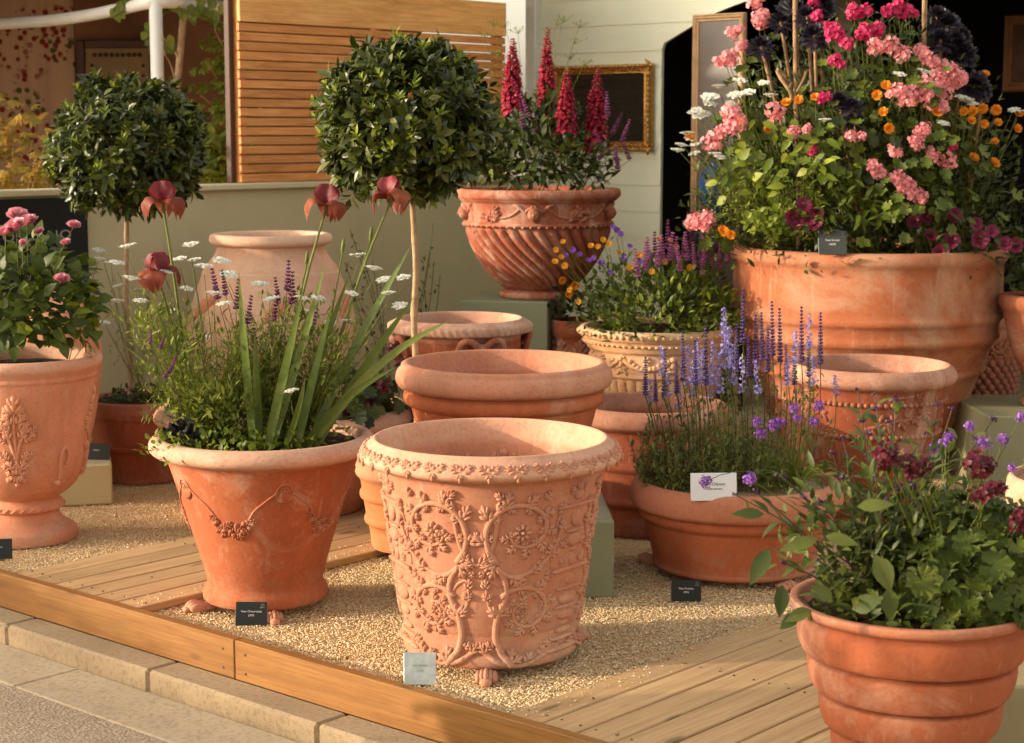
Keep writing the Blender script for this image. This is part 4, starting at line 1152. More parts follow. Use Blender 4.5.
card('price card coloured silver white for glare leaning by the foot of the scroll pot', g2 + V((0, 0, .003)), .090, .088, rad(14), rad(22), plain('glare toned card', (.62, .64, .56), .22, metal=.25, var=.22, scale=30, bump=.05), [('Vaso Fiorito', .10), ('£1250', .10)], plain('faint print', (.45, .46, .42), .4, bump=0), logo=False, roll=rad(4))  # glare of a glossy black card put into its silver colour
Pb = POTS['bowl']
q = at(714, 487, Pb['loc'].y - Pb['R']*.90); q.z = Pb['loc'].z + Pb['H'] - .015
card('white card with grey writing standing in the lavender bowl', q, .150, .090, rad(3), rad(10), plain('white card', (.76, .75, .74), .6, var=.02, bump=0), [('Vaso Ottone', .16), ('lavender and salvia', .085)], M_GREY, logo=False)
Pb = POTS['big']
q = Pb['loc'] + V((at(833, 240, Pb['loc'].y - Pb['R']*.95).x - Pb['loc'].x, -Pb['R']*.955, Pb['H'] - .003))
card('dark grey price card propped on the rim of the giant pot', q, .118, .10, rad(1), rad(14), plain('grey card', (.05, .055, .05), .4, var=.1, bump=0), [('Vaso Grande', .11), ('£4500', .11)], M_INK)
q = ground(0, 560, 0)
card('small dark card at the left edge in front of the rose urn', q + V((0, 0, .002)), .085, .072, rad(10), rad(12), M_CARD, [('Urna', .12)], M_INK, logo=False)
q = at(94, 461, 7.2)
card('small black card lying upright on the cream green plinth', (q.x, 7.24, LP_Z), .115, .066, rad(-6), rad(10), M_CARD, [('Anfora', .14)], M_INK, logo=False)
# sign board on the low wall
uA, uB = wall_u(-40, 240)[0], wall_u(88, 240)[0]
root = thing('sign_board', 'black sign board with grey capitals on the low wall behind the roses', 'sign', K + U*((uA+uB)/2), RU)
zt = ztop - .012; zb_ = .55
b = MB(); b.bevel_box((0, .008, (zt+zb_)/2), (uB-uA, .022, zt-zb_), .002); b.build('board', plain('black board', (.004, .006, .0055), .75, var=.1, bump=.05), root, sharp=30)
ut = (wall_u(0, 236)[0] + wall_u(71, 236)[0])/2; wd_ = wall_u(71, 236)[0] - wall_u(-8, 236)[0]; zc = wall_u(40, 236)[1]
me = text_mesh('TOSCANO', .058, plain('grey letters', (.34, .35, .32), .5, bump=0), 'RIGHT', 1.15)
wm = max(v.co.x for v in me.vertices) - min(v.co.x for v in me.vertices)
me.transform(Matrix.Diagonal((wd_/wm, 1, 1, 1)))
link('lettering', me, root, (wall_u(71, 236)[0] - (uA+uB)/2, -.0045, zc))

# feet
feet('front', (-2, 118, 238), .69, ['shell shaped terracotta foot sticking out in front under the scroll pot', 'terracotta foot under the right back of the scroll pot', 'terracotta foot under the left back of the scroll pot'], 'terracotta pot feet', 1.0)
feet('garland', (14, -66, 140), .575, ['shell shaped terracotta foot beside the black card under the iris pot', 'terracotta foot pointing left under the iris pot', 'terracotta foot at the back under the iris pot'], 'terracotta pot feet', .9)
feet('bowl', (28, 150, -110), .80, ['shell shaped terracotta foot under the right front of the lavender bowl', 'terracotta foot under the back of the lavender bowl', 'terracotta foot under the left of the lavender bowl'], 'terracotta pot feet', .9)

# loose gravel: small stones scattered over the part of the bed in view
def stones():
    import numpy as np
    rs = np.random.RandomState(5)
    base = np.array([(1, 0, -.25), (-.5, .87, -.2), (-.5, -.87, -.2), (.1, .1, .75), (.0, .0, -.7), (-.8, .1, .2), (.5, .7, .2), (.45, -.75, .15)], float)
    faces = [(0, 6, 3), (6, 5, 3), (5, 7, 3), (7, 0, 3), (0, 1, 6), (1, 5, 6), (1, 2, 5), (2, 7, 5), (2, 0, 7), (0, 4, 1), (1, 4, 2), (2, 4, 0)]
    pts = []
    def ok(x, y):
        p = V((x, y, 0)); u, ww = uw(p)
        if u < .05 or (gA - .004 < ww < gB + .004 and u < 4.2) or ww < gC + .004: return False
        return True
    N = 0
    cells = []
    for ymin, ymax, dens in ((4.4, 5.2, 24000), (5.2, 6.2, 17000), (6.2, 7.6, 8000)):
        A = (ymax-ymin)*.60*ymax*1.05
        for _ in range(int(A*dens)):
            yy = rs.uniform(ymin, ymax); xx = rs.uniform(-.30, .31)*yy
            if ok(xx, yy): pts.append((xx, yy))
    nb = len(pts)
    for _ in range(900):          # strays kicked onto the edges of the decks
        ww = gA + abs(rs.normal(0, .05)) if rs.uniform() < .5 else gC - abs(rs.normal(0, .05)); u_ = rs.uniform(.05, 2.6); q = S(u_, ww)
        if abs(q.x) < .3*q.y: pts.append((q.x, q.y))
    n = len(pts); P = np.array(pts); lift = np.where(np.arange(n) >= nb, DECK_Z + .0015, 0.0)
    sz = rs.uniform(.0020, .0046, n)*np.where(rs.uniform(0, 1, n) < .03, 1.7, 1.0)
    ang = rs.uniform(0, 2*np.pi, n); tilt = rs.uniform(-.5, .5, n)
    vs = base[None, :, :]*rs.uniform(.7, 1.2, (n, 8, 3))
    vs[:, :, 0] *= rs.uniform(1.0, 1.6, n)[:, None]; vs[:, :, 2] *= .5
    vs *= sz[:, None, None]
    x = vs[:, :, 0]*np.cos(tilt)[:, None] - vs[:, :, 2]*np.sin(tilt)[:, None]; z = vs[:, :, 0]*np.sin(tilt)[:, None] + vs[:, :, 2]*np.cos(tilt)[:, None]
    y = vs[:, :, 1]
    X = x*np.cos(ang)[:, None] - y*np.sin(ang)[:, None] + P[:, 0:1]; Y = x*np.sin(ang)[:, None] + y*np.cos(ang)[:, None] + P[:, 1:2]
    Z = z + (.0005 + rs.uniform(0, .0025, n) + lift)[:, None]
    co_ = np.stack([X, Y, Z], 2).reshape(-1, 3)
    F = (np.array(faces)[None] + (np.arange(n)*8)[:, None, None]).reshape(-1, 3)
    me = bpy.data.meshes.new('gravel_stones')
    me.vertices.add(len(co_)); me.vertices.foreach_set('co', co_.ravel())
    me.loops.add(F.size); me.loops.foreach_set('vertex_index', F.ravel().astype(np.int32))
    me.polygons.add(len(F)); me.polygons.foreach_set('loop_start', (np.arange(len(F))*3).astype(np.int32))
    me.update(calc_edges=True); me.validate()
    me.materials.append(M_STONE)
    o = link('gravel_stones', me); tag(o, 'loose golden gravel stones spread over the bed between the decks', kind='stuff'); 
stones()
# ------------------------------------------------------------------ plant materials
G_BAY = petal('bay leaf', (.026, .044, .011), (.055, .088, .018), (.14, .18, .035), .14, .36)
G_MID = petal('green leaf', (.045, .085, .016), (.085, .145, .026), (.17, .24, .045), .30, .5)
G_LIGHT = petal('bright leaf', (.08, .14, .022), (.15, .23, .035), (.27, .35, .06), .35, .5)
G_FINE = petal('feathery leaf', (.09, .14, .03), (.16, .23, .05), (.26, .32, .09), .35, .6)
G_DARK = petal('dark leaf', (.028, .048, .014), (.05, .085, .022), (.10, .14, .035), .22, .5)
G_GERAN = petal('geranium leaf', (.06, .105, .018), (.105, .17, .028), (.17, .25, .045), .3, .5)
G_IRIS = petal('iris blade', (.11, .19, .07), (.17, .27, .10), (.23, .34, .14), .3, .45)
G_STEM = petal('green stem', (.10, .15, .035), (.16, .21, .05), None, .1, .6)
G_DSTEM = petal('purple stem', (.05, .03, .02), (.09, .055, .03), None, .1, .6)
G_GREY = petal('sage leaf', (.12, .165, .06), (.20, .26, .09), (.30, .36, .13), .3, .6)
G_ACER = petal('golden leaf', (.20, .17, .025), (.36, .25, .035), (.46, .20, .03), .4, .5)
G_VINE = petal('vine leaf', (.10, .16, .02), (.19, .27, .035), (.30, .36, .06), .4, .5)
P_PINK = petal('coral pink petal', (.72, .20, .22), (.84, .33, .33), (.90, .46, .44), .3)
P_MAG = petal('magenta petal', (.45, .015, .08), (.62, .03, .13), (.68, .06, .18), .3)
P_CRIM = petal('crimson petal', (.05, .003, .007), (.11, .005, .015), (.20, .012, .03), .2)
P_BURG = petal('burgundy petal', (.07, .003, .016), (.14, .006, .034), (.26, .014, .065), .25)
P_ORANGE = petal('orange petal', (.70, .20, .01), (.80, .30, .015), (.85, .42, .03), .3)
P_YORANGE = petal('amber petal', (.75, .30, .015), (.84, .42, .03), (.85, .50, .06), .3)
P_WHITE = petal('white petal', (.72, .71, .60), (.84, .83, .73), (.90, .90, .82), .3)
P_VIOLA = petal('violet petal', (.16, .05, .36), (.26, .09, .48), (.36, .16, .55), .3)
P_VERB = petal('verbena petal', (.26, .08, .42), (.38, .14, .55), (.50, .24, .64), .3)
P_SALVP = petal('plum salvia', (.08, .012, .055), (.16, .028, .10), (.24, .06, .16), .2)
P_DBUD = petal('dark bud', (.030, .008, .024), (.065, .014, .05), (.13, .04, .11), .15)
P_SALVK = petal('pink salvia', (.38, .08, .26), (.50, .14, .34), (.60, .24, .42), .3)
P_SALVD = petal('indigo salvia', (.045, .025, .085), (.085, .045, .16), (.14, .08, .26), .2)
P_NEP = petal('lilac nepeta', (.22, .18, .46), (.32, .27, .56), (.44, .39, .66), .3)
P_LUP = petal('lupin red', (.22, .006, .022), (.36, .012, .038), (.50, .04, .075), .25)
P_IRISU = petal('iris standard', (.14, .014, .017), (.23, .03, .032), (.34, .07, .06), .3)
P_IRISF = petal('iris fall', (.16, .022, .011), (.26, .06, .02), (.46, .21, .06), .3)
P_ROSE = petal('rose pink', (.66, .20, .25), (.78, .34, .38), (.84, .48, .48), .3)
P_AEON = petal('aeonium leaf', (.010, .007, .012), (.022, .015, .024), (.045, .035, .05), .05, .32)
M_TRUNK = plain('pale bay trunk', (.32, .22, .12), .75, var=.3, scale=30, bump=.4)
M_BIRCH = plain('birch bark', (.46, .33, .21), .7, var=.3, scale=18, bump=.3)
M_CANE = plain('willow cane', (.24, .15, .08), .8, var=.35, scale=25, bump=.5)

def rv(): return V((rnd.gauss(0, 1), rnd.gauss(0, 1), rnd.gauss(0, 1)))
def rdir():
    while True:
        d = rv()
        if d.length > 1e-3: return d.normalized()
ZU = V((0, 0, 1)); FRONT = V((0, -1, 0))

# ------------------------------------------------------------------ flower prototypes (meshes shared by copies)
def me_geranium(mat, r=.048, n=26):
    """a loose umbel: a few tufts of florets at different stages, some buds"""
    b = MB(); tufts = [(V((0, 0, 0)), 1.0)] + [(V((rnd.uniform(-.9, .9)*r, rnd.uniform(-.9, .9)*r, rnd.uniform(-.6, .2)*r)), rnd.uniform(.5, .8)) for _ in range(2)]
    for c0, k in tufts:
        for i in range(int(n*k*.75)):
            ph = i*2.39996 + rnd.random(); z = 1 - 1.2*(i + .5)/(n*k*.75); q = math.sqrt(max(0, 1-z*z)); d = V((q*math.cos(ph), q*math.sin(ph), z))
            b.petal_flower(c0 + d*r*k*rnd.uniform(.55, 1.15), (d + rdir()*.5 + V((0, 0, .3))), r*rnd.uniform(.28, .46), 5, rnd.uniform(.05, .4), rnd.uniform(.75, .95))
    for i in range(8):
        d = rdir(); d.z = -abs(d.z)*.6; p = d*r*.9; b.ell(p, V((.004, 0, 0)), V((0, .004, 0)), V((0, 0, .008)), 5, 4)
    return b.mesh('flower_head', mat)
def me_open(mat, r, layers=2, np=7, cup=.5):
    b = MB()
    for k in range(layers): b.petal_flower(V((0, 0, .002*k)), V((rnd.uniform(-.1, .1), rnd.uniform(-.1, .1), 1)), r*(1-.28*k), np, cup + .35*k, 1.1)
    return b.mesh('flower', mat)
def me_umbel(mat, r=.038, n=24):
    b = MB()
    for i in range(n):
        a = i*2.39996; q = r*math.sqrt((i+.5)/n); c = V((q*math.cos(a), q*math.sin(a), -.12*q*q/r))
        for k in range(5): b.petal_flower(c + V((rnd.gauss(0, .004), rnd.gauss(0, .004), rnd.uniform(0, .004))), ZU + rdir()*.4, rnd.uniform(.005, .008), 4, .1)
        b.tube([c, V((0, 0, -.018))], .0005, 3, False)
    return b.mesh('flower_head', mat)
def me_spike(mat, L=.16, r=.012, whorls=14, per=6, tip=.4, fl=.009, gap=True):
    b = MB()
    for i in range(whorls):
        t = (i+.5)/whorls; z = L*t; rr = r*(1 - (1-tip)*t); 
        for k in range(per):
            a = 2*PI*(k + .5*(i % 2))/per + rnd.uniform(-.3, .3); d = V((math.cos(a), math.sin(a), rnd.uniform(.1, .6)))
            b.ell(V((0, 0, z)) + d*rr*.55, d*rr*.55, V((-math.sin(a), math.cos(a), 0))*fl*.42*(1-.5*t), V((0, 0, 1))*fl*.45*(1-.5*t), 5, 4)
    b.tube([V((0, 0, -.01)), V((0, 0, L))], .0013, 4)
    return b.mesh('flower_spike', mat)
def me_spike_soft(mat, L=.16, r=.016, n=80):
    b = MB()
    for i in range(n):
        t = rnd.random(); a = rnd.random()*6.283; d = V((math.cos(a), math.sin(a), .35)); rr = r*(1-.6*t)*rnd.uniform(.4, 1)
        b.petal_flower(V((0, 0, L*t)) + d*rr, d + rdir()*.5, rnd.uniform(.004, .007), 4, .3)
    b.tube([V((0, 0, -.01)), V((0, 0, L))], .0012, 4)
    return b.mesh('flower_spike', mat)
def me_pom(mat, r=.013, n=44):
    b = MB()
    for i in range(n):
        ph = i*2.39996; z = 1 - 1.55*(i+.5)/n; s = math.sqrt(max(0, 1-z*z)); d = V((s*math.cos(ph), s*math.sin(ph), z*.75))
        q = rnd.uniform(.55, 1.3); b.tube([d*r*.3, d*r*q], .0005, 3, False)
        b.petal_flower(d*r*q, d + rdir()*.55, r*rnd.uniform(.20, .34), 5, .1)
    return b.mesh('flower_head', mat)
def patch(b, c, out, up, W, Hh, cupw=.25, curl=.3, ruffle=0.0, nu=5, nv=5, base=.35):
    """a petal rising along up, leaning towards out by curl, cupped across"""
    out = out.normalized(); up = up.normalized(); side = up.cross(out).normalized(); vs = []
    ph = rnd.random()*6
    for j in range(nv+1):
        t = j/nv; w = W*.5*(base + (1-base)*math.sin(min(1, t*1.15)*PI*.62))*(1 if t < .85 else .82)
        for i in range(nu+1):
            u = i/nu*2-1
            vs.append(c + side*(w*u) + up*(Hh*(t - .10*u*u*t)) + out*(Hh*curl*t*t - cupw*W*u*u*.5 + ruffle*Hh*math.sin(5*u+ph)*t))
    fs = [(j*(nu+1)+i, j*(nu+1)+i+1, (j+1)*(nu+1)+i+1, (j+1)*(nu+1)+i) for j in range(nv) for i in range(nu)]
    b.add(vs, fs)
def me_rose(mat, r=.032):
    b = MB()
    for k in range(26):
        t = k/26; a = k*2.39996; d = V((math.cos(a), math.sin(a), 0))
        patch(b, d*r*.12*t + V((0, 0, -r*.25*t)), d, ZU*(1.0 - .45*t) + d*(.15 + .8*t), r*(.55 + .85*t), r*(.75 + .35*t), .35, .25 - .5*t*(0 if t < .7 else .2), .03)
    return b.mesh('flower', mat)
def me_iris():
    s = MB(); f = MB(); r = .052
    for k in range(3):
        a = 2*PI*k/3 + .3; d = V((math.cos(a), math.sin(a), 0))
        patch(s, d*.010 + V((0, 0, .002)), -d, ZU + d*.75, .066, .068, .30, .62, .07, 8, 7)
        a += PI/3; d = V((math.cos(a), math.sin(a), 0)); side = V((-d.y, d.x, 0))
        vs = []; fs = []; nu, nv = 6, 8; ph = rnd.random()*6
        for j in range(nv+1):
            t = j/nv; w = .5*.074*max(.12, math.sin(PI*min(1, .13 + .84*t)))**.75
            for i in range(nu+1):
                u = i/nu*2-1
                c = d*(.010 + .046*math.sin(t*2.1)) + V((0, 0, .004 + .020*math.sin(t*2.2) - .060*t*t))
                vs.append(c + side*(w*u) + V((0, 0, -.012*u*u + .007*math.sin(6*u+ph)*t)))
        fs = [(j*(nu+1)+i, j*(nu+1)+i+1, (j+1)*(nu+1)+i+1, (j+1)*(nu+1)+i) for j in range(nv) for i in range(nu)]
        f.add(vs, fs)
    return s.mesh('standard_petals', P_IRISU), f.mesh('fall_petals', P_IRISF)
def me_lupin(L, r):
    """whorls of pea flowers: wing petals below, open and loose at the foot, tight green-tipped buds at the top"""
    b = MB(); n = int(L/.0115); ax = [V((rnd.uniform(-.006, .006)*math.sin(3*i/n), rnd.uniform(-.004, .004), L*i/n)) for i in range(n)]
    for i in range(n):
        t = i/n; rr = r*(1.05 - .85*t**1.3)*rnd.uniform(.88, 1.1); per = 9 if t < .7 else 6
        for k in range(per):
            if rnd.random() < .07: continue
            a = 2*PI*(k + .5*(i % 2))/per + rnd.uniform(-.3, .3); d = V((math.cos(a), math.sin(a), -.1 + 1.0*t + rnd.uniform(-.25, .25))).normalized(); sd = V((-math.sin(a), math.cos(a), 0)); q = rnd.uniform(.75, 1.2); u_ = d.cross(sd)*-1
            c = ax[i] + d*rr*.55
            b.ell(c, d*rr*.42*q, sd*rr*.15*q, u_*rr*.17*q, 5, 4)
            b.leaf(c + d*rr*.1, d*.5 + u_*.9, d, rr*.62*q, rr*.42*q, -.1, .35, 3, .55)
    b.tube([V((0, 0, -.01)), V((0, 0, L))], .0028, 5)
    return b.mesh('flower_spike', P_LUP)
def me_aeonium(r=.085, n=64):
    b = MB()
    for i in range(n):
        t = i/n; a = i*2.39996; d = V((math.cos(a), math.sin(a), 0)); el = 1.35 - 1.75*t
        dd = d*math.cos(el) + ZU*math.sin(el)
        b.leaf(d*.006 + V((0, 0, .012*(1-t) - .02*t)), dd, ZU*math.cos(el) - d*math.sin(el), r*(.35 + .65*t), .020 + .008*t, -.12, .15, 4, .68)
    return b.mesh('rosette', P_AEON)
def me_petunia():
    b = MB(); k = 30; r = .036; vs = [V((0, 0, -.022))]
    for rr, zz in ((.25, -.010), (.6, .0), (1.0, .004)):
        for i in range(k):
            a = 2*PI*i/k; q = r*rr*(1 + (.07*math.cos(5*a) if rr == 1 else 0)); vs.append(V((q*math.cos(a), q*math.sin(a), zz + (.004*math.sin(10*a) if rr == 1 else 0))))
    fs = [(0, 1+i, 1+(i+1) % k) for i in range(k)]
    for j in range(2): fs += [(1+j*k+i, 1+(j+1)*k+i, 1+(j+1)*k+(i+1) % k, 1+j*k+(i+1) % k) for i in range(k)]
    b.add(vs, fs); return b.mesh('flower', P_BURG)
ME = dict(pink=[me_geranium(P_PINK, .040, 24) for _ in range(5)], mag=[me_geranium(P_MAG, .040, 24) for _ in range(3)], crim=[me_geranium(P_CRIM, .030, 16) for _ in range(3)], marig=me_open(P_ORANGE, .022, 3, 8, .45), amber=me_open(P_YORANGE, .020, 2, 5, .4),
          umbel=me_umbel(P_WHITE), viola=me_open(P_VIOLA, .018, 2, 5, .15), plum=me_spike(P_SALVP, .12, .014, 9, 6, .5, .012), pinks=me_spike(P_SALVK, .13, .015, 10, 7, .5, .013), indigo=me_spike(P_SALVD, .19, .011, 16, 6, .5, .011),
          nepeta=me_spike_soft(P_NEP, .17, .021, 52), pom=[me_pom(P_VERB) for _ in range(4)], bud=me_pom(P_DBUD, .0085, 22), rose=me_rose(P_ROSE), aeon=me_aeonium(), petunia=me_petunia())

# ------------------------------------------------------------------ foliage generators (all in the local space of a plant)
def canopy(b, c, rads, n, L, W, up=.35, out=.7, shell=.55, low=-.5, droop=.25, seg=3, peak=.45):
    c = V(c)
    while n > 0:
        d = rdir()
        if d.z < low: continue
        k = shell + (1-shell)*rnd.random()
        p = c + V((d.x*rads[0], d.y*rads[1], d.z*rads[2]))*k
        dr = (d*out + ZU*up + rdir()*.6)
        s = rnd.uniform(.65, 1.2)
        b.leaf(p, dr, ZU*.8 + d*.5 + rdir()*.4, L*s, W*s, droop, .25, seg, peak); n -= 1
def round_leaves(b, c, rads, n, r, low=-.4, shell=.6, lobes=7, ruffle=.1):
    c = V(c)
    while n > 0:
        d = rdir()
        if d.z < low: continue
        k = shell + (1-shell)*rnd.random()
        p = c + V((d.x*rads[0], d.y*rads[1], d.z*rads[2]))*k
        b.disc_leaf(p, d*.7 + ZU*.7 + FRONT*.25 + rdir()*.45, r*rnd.uniform(.6, 1.15), lobes, ruffle); n -= 1
def feathery(b, base, tips, r=.0009, twig=7, L=.03):
    """thin stems with thread-like divided leaves"""
    for tip in tips:
        pts = bend(base, tip, rnd.uniform(-.02, .02), 6, rdir())
        b.tube(pts, [r*1.4 - r*.7*i/6 for i in range(7)], 4, False)
        for k in range(twig):
            t = rnd.uniform(.25, .95); p = V(base).lerp(V(tip), t); d = (rdir() + ZU*.5).normalized()
            for j in range(6):
                q = p + d*(L*j/6); e = (d*.6 + rdir()*.7).normalized()
                b.leaf(q, e, ZU, L*.5, .0042, .2, .1, 2)
def stemmed(b, base, heads, r=.0016, n=5):
    for h in heads:
        b.tube(bend(base + V((rnd.uniform(-.02, .02), rnd.uniform(-.02, .02), 0)), h, rnd.uniform(-.03, .03), 6, V((rnd.uniform(-1, 1), rnd.uniform(-1, 1), .3))), [r*1.3 - r*.5*i/6 for i in range(7)], n, False)
def heads(root, pts, me, name, size=1.0, face=None, jit=.35, var=.15):
    """flower heads as parts of the plant"""
    out = []
    for p in pts:
        sc = size
        if isinstance(p, tuple): p, sc = p[0], size*p[1]
        o = link(name, rnd.choice(me) if isinstance(me, list) else me, root, p)
        aim(o, (V(face) if face is not None else ZU*.6 + FRONT*.7) + rdir()*jit, rnd.random()*6.28, sc*rnd.uniform(1-var, 1+var)); out.append(o)
    return out
def shell_pt(px, py, c, rads, lim=.97, push=0.0):
    """the point of the planting's front face seen at this place of the photo"""
    q = at(px, py, c.y); dx = (q.x - c.x)/rads[0]; dz = (q.z - c.z)/rads[2]
    k = max(.06, 1 - dx*dx - dz*dz)
    return at(px, py, c.y - rads[1]*math.sqrt(k)*lim - push)

# ------------------------------------------------------------------ clipped bay trees
def bay(label, key, px, py, rx, rz, tpx, seed, nshoot):
    global rnd; keep = rnd; rnd = random.Random(seed)
    P_ = POTS[key]; base = soilpt(key); base.x = at(tpx, 300, P_['loc'].y).x
    c = at(px, py, P_['loc'].y); X, Z = size_at(rx, c.y), size_at(rz, c.y)
    root = thing('bay_tree', label, 'tree', base, 0, 'clipped bay trees')
    cl = c - base; b = MB()
    tp = cr([(0, 0, -.03), (.006, .002, cl.z*.2), (-.004, 0, cl.z*.42), (.003, .003, cl.z*.6), (cl.x*.6, 0, cl.z - Z*.5), (cl.x, 0, cl.z)], 8)
    b.tube([V(q) for q in tp], [.0125 - .004*i/len(tp) + (.0022 if i in (9, 17, 18, 26) else 0) for i in range(len(tp))], 12)
    for i in range(26):
        d = rdir(); d.z = abs(d.z)*.8 - .15
        b.tube(bend(V((cl.x*.7, 0, cl.z - Z*.45)), cl + V((d.x*X, d.y*X, d.z*Z))*.85, .03, 5), [.005, .0042, .0035, .003, .002, .0015], 5, False)
    b.build('trunk', M_TRUNK, root)
    b = MB()
    for i in range(nshoot):
        d = rdir()
        lump = .97 + .15*noise.noise(d*2.3 + V((seed, 0, 0))) + .10*noise.noise(d*6)
        if noise.noise(d*4.5 + V((0, seed, 0))) > .42: continue
        if d.z < -.86: continue
        k = lump*rnd.uniform(.86, 1.04)
        p = cl + V((d.x*X, d.y*X, d.z*Z))*k
        ax = (d + rdir()*.45 + ZU*.25).normalized(); s = rnd.uniform(.75, 1.2)
        e1 = ax.orthogonal().normalized(); e2 = ax.cross(e1)
        for j in range(8):
            a = j*2.39996 + rnd.random(); el = .15 + .13*j
            dd = (e1*math.cos(a) + e2*math.sin(a))*math.cos(el) + ax*math.sin(el)
            b.leaf(p - ax*(.028 - .005*j), dd, ax, .066*s*rnd.uniform(.7, 1.15)*(1 - .035*j), .0215*s, .18, .22, 3, .48)
    for i in range(int(nshoot*3.2)):
        d = rdir(); k = rnd.uniform(.5, .9); p = cl + V((d.x*X, d.y*X, d.z*Z))*k
        b.leaf(p, d + rdir()*.8, ZU + rdir()*.5, .06, .021, .2, .2, 3)
    b.build('crown', G_BAY, root)
    b = MB()                                                     # pale new shoots standing out of the clipped outline
    for i in range(int(nshoot*.16)):
        d = rdir()
        if d.z < -.4: continue
        p = cl + V((d.x*X, d.y*X, d.z*Z))*rnd.uniform(.98, 1.12); ax = (d + ZU*.7 + rdir()*.3).normalized(); e1 = ax.orthogonal().normalized(); e2 = ax.cross(e1)
        b.tube([p - ax*.06, p], .0013, 4, False)
        for j in range(6):
            a = j*2.39996; el = .55 + .12*j; b.leaf(p - ax*(.02 - .003*j), (e1*math.cos(a) + e2*math.sin(a))*math.cos(el) + ax*math.sin(el), ax, rnd.uniform(.022, .042), .012, .1, .2, 3, .48)
    b.build('new_growth', G_LIGHT, root)
    rnd = keep
bay('clipped round bay tree on a thin trunk at the left, by the marquee', 'bay1', 128, 150, 76, 69, 127, 21, 620)
bay('clipped round bay tree on a pale trunk before the slat fence', 'bay2', 406, 124, 85, 81, 415, 22, 700)

# ------------------------------------------------------------------ iris pot
Pg = POTS['garland']; gc = Pg['loc']; gtop = gc.z + Pg['soil'][1]*Pg['H']
IS, IF = me_iris()
def iris_plant(label, bx, by, flowers, blades, buds=()):
    base = V((gc.x + bx, gc.y + by, gtop))
    root = thing('iris', label, 'flower', base, 0, 'bearded irises in the iris pot')
    sb = MB(); lb = MB()
    for fl, foot in flowers:
        p = fl - base
        pts = [V((0, 0, -.01)), p*.35 + V((0, 0, .04)), p*.7 + V((0, 0, .03)), p - V((0, 0, .02))]
        sb.tube([V(q) for q in cr([tuple(x) for x in pts], 4)], [.0052, .005, .005, .005, .005, .0048, .0046, .0045, .0042, .004, .004, .0038, .0036], 7)
        sb.ell(p - V((0, 0, .022)), V((.006, 0, 0)), V((0, .006, 0)), V((0, 0, .018)), 7, 5)
        h = link('flower', IS, root, p); h.rotation_euler = (rnd.uniform(-.15, .25), rnd.uniform(-.2, .2), foot); h.scale = (1.06,)*3
        link('fall_petals', IF, h)
    for q in buds:
        p = q - base; a = V((0, 0, 0)).lerp(p, .55)
        sb.tube([a, p*.85, p], [.0035, .003, .003], 6); sb.ell(p + V((0, 0, .012)), V((.0065, 0, 0)), V((0, .0065, 0)), V((.003, 0, .026)), 7, 6)
    for (bxx, tip, W, arch) in blades:
        b0 = V((bxx, rnd.uniform(-.02, .02), 0)); t = tip - base; k = 9
        pts = []
        for i in range(k+1):
            u = i/k; p = b0.lerp(t, u); p.z += arch*math.sin(PI*u); p.x += .012*math.sin(2.2*u + bxx*40)*u; p.y += .02*math.sin(3*u); pts.append(p)
        lb.blade(pts, W*.84, FRONT + V((rnd.uniform(-.5, .5), 0, .1)))
    sb.build('stem', G_STEM, root); lb.build('foliage', G_IRIS, root)
iris_plant('iris with two maroon and amber flowers on one stem, leftmost in the iris pot', -.22, .02, [(at(163, 200, 5.52), .3), (at(158, 272, 5.44), 1.2)], [(0, at(150, 302, 5.36), 0.022, .04), (.03, at(178, 325, 5.55), 0.017, .0), (-.01, at(118, 345, 5.45), 0.014, .05)])
iris_plant('iris with one maroon flower beside the oil jar, central in the iris pot', .04, -.12, [(at(326, 203, 5.66), 2.2)], [(-.05, at(238, 272, 5.30), 0.035, .02), (-.01, at(299, 287, 5.24), 0.036, -.0), (.0, at(322, 262, 5.45), 0.034, 0), (-.03, at(251, 330, 5.26), 0.029, .02), (.04, at(308, 375, 5.20), 0.024, 0)], [at(307, 262, 5.66), at(300, 300, 5.6)])
iris_plant('iris with one maroon flower close to the bay trunk, rightmost in the iris pot', .15, -.10, [(at(391, 195, 5.75), 4.0)], [(0, at(411, 240, 5.60), 0.034, .03), (.02, at(414, 296, 5.45), 0.035, .02), (.0, at(448, 320, 5.36), 0.035, .06), (-.02, at(394, 366, 5.26), 0.031, .03), (-.05, at(350, 270, 5.5), 0.032, 0), (-.03, at(330, 300, 5.36), 0.032, 0)], [at(371, 238, 5.72), at(343, 250, 5.7)])

um = [(127, 245), (131, 277), (190, 244), (180, 258), (191, 244), (194, 259), (163, 263), (166, 271), (187, 288), (204, 265), (221, 260), (229, 274), (214, 292), (223, 303), (169, 311), (202, 337), (291, 390), (358, 254), (383, 279), (403, 277), (352, 293), (302, 297), (318, 297), (374, 267), (347, 320), (331, 323), (400, 305), (260, 283), (271, 298), (117, 262), (140, 300), (388, 292), (310, 310)]
def lace(label, bx, by, sel, nfe, span, hgt):
    base = V((gc.x + bx, gc.y + by, gtop))
    root = thing('white_lace_flower', label, 'flower', base, 0, 'white lace flowers in the iris pot')
    pts = [at(x, y, 5.42 + rnd.uniform(-.12, .25)) - base for x, y in sel]
    sb = MB(); stemmed(sb, V((0, 0, 0)), [p - V((0, 0, .03)) for p in pts], .0014)
    sb.build('stem', G_STEM, root)
    fb = MB()
    feathery(fb, V((0, 0, 0)), [V((rnd.uniform(-span, span), rnd.uniform(-.2, .2), rnd.uniform(.3, 1.0)*hgt)) for _ in range(nfe)], .0009, 9, .05)
    fb.build('feathery_leaves', G_FINE, root)
    heads(root, pts, ME['umbel'], 'flower_head', .60, ZU + FRONT*.15, .25)
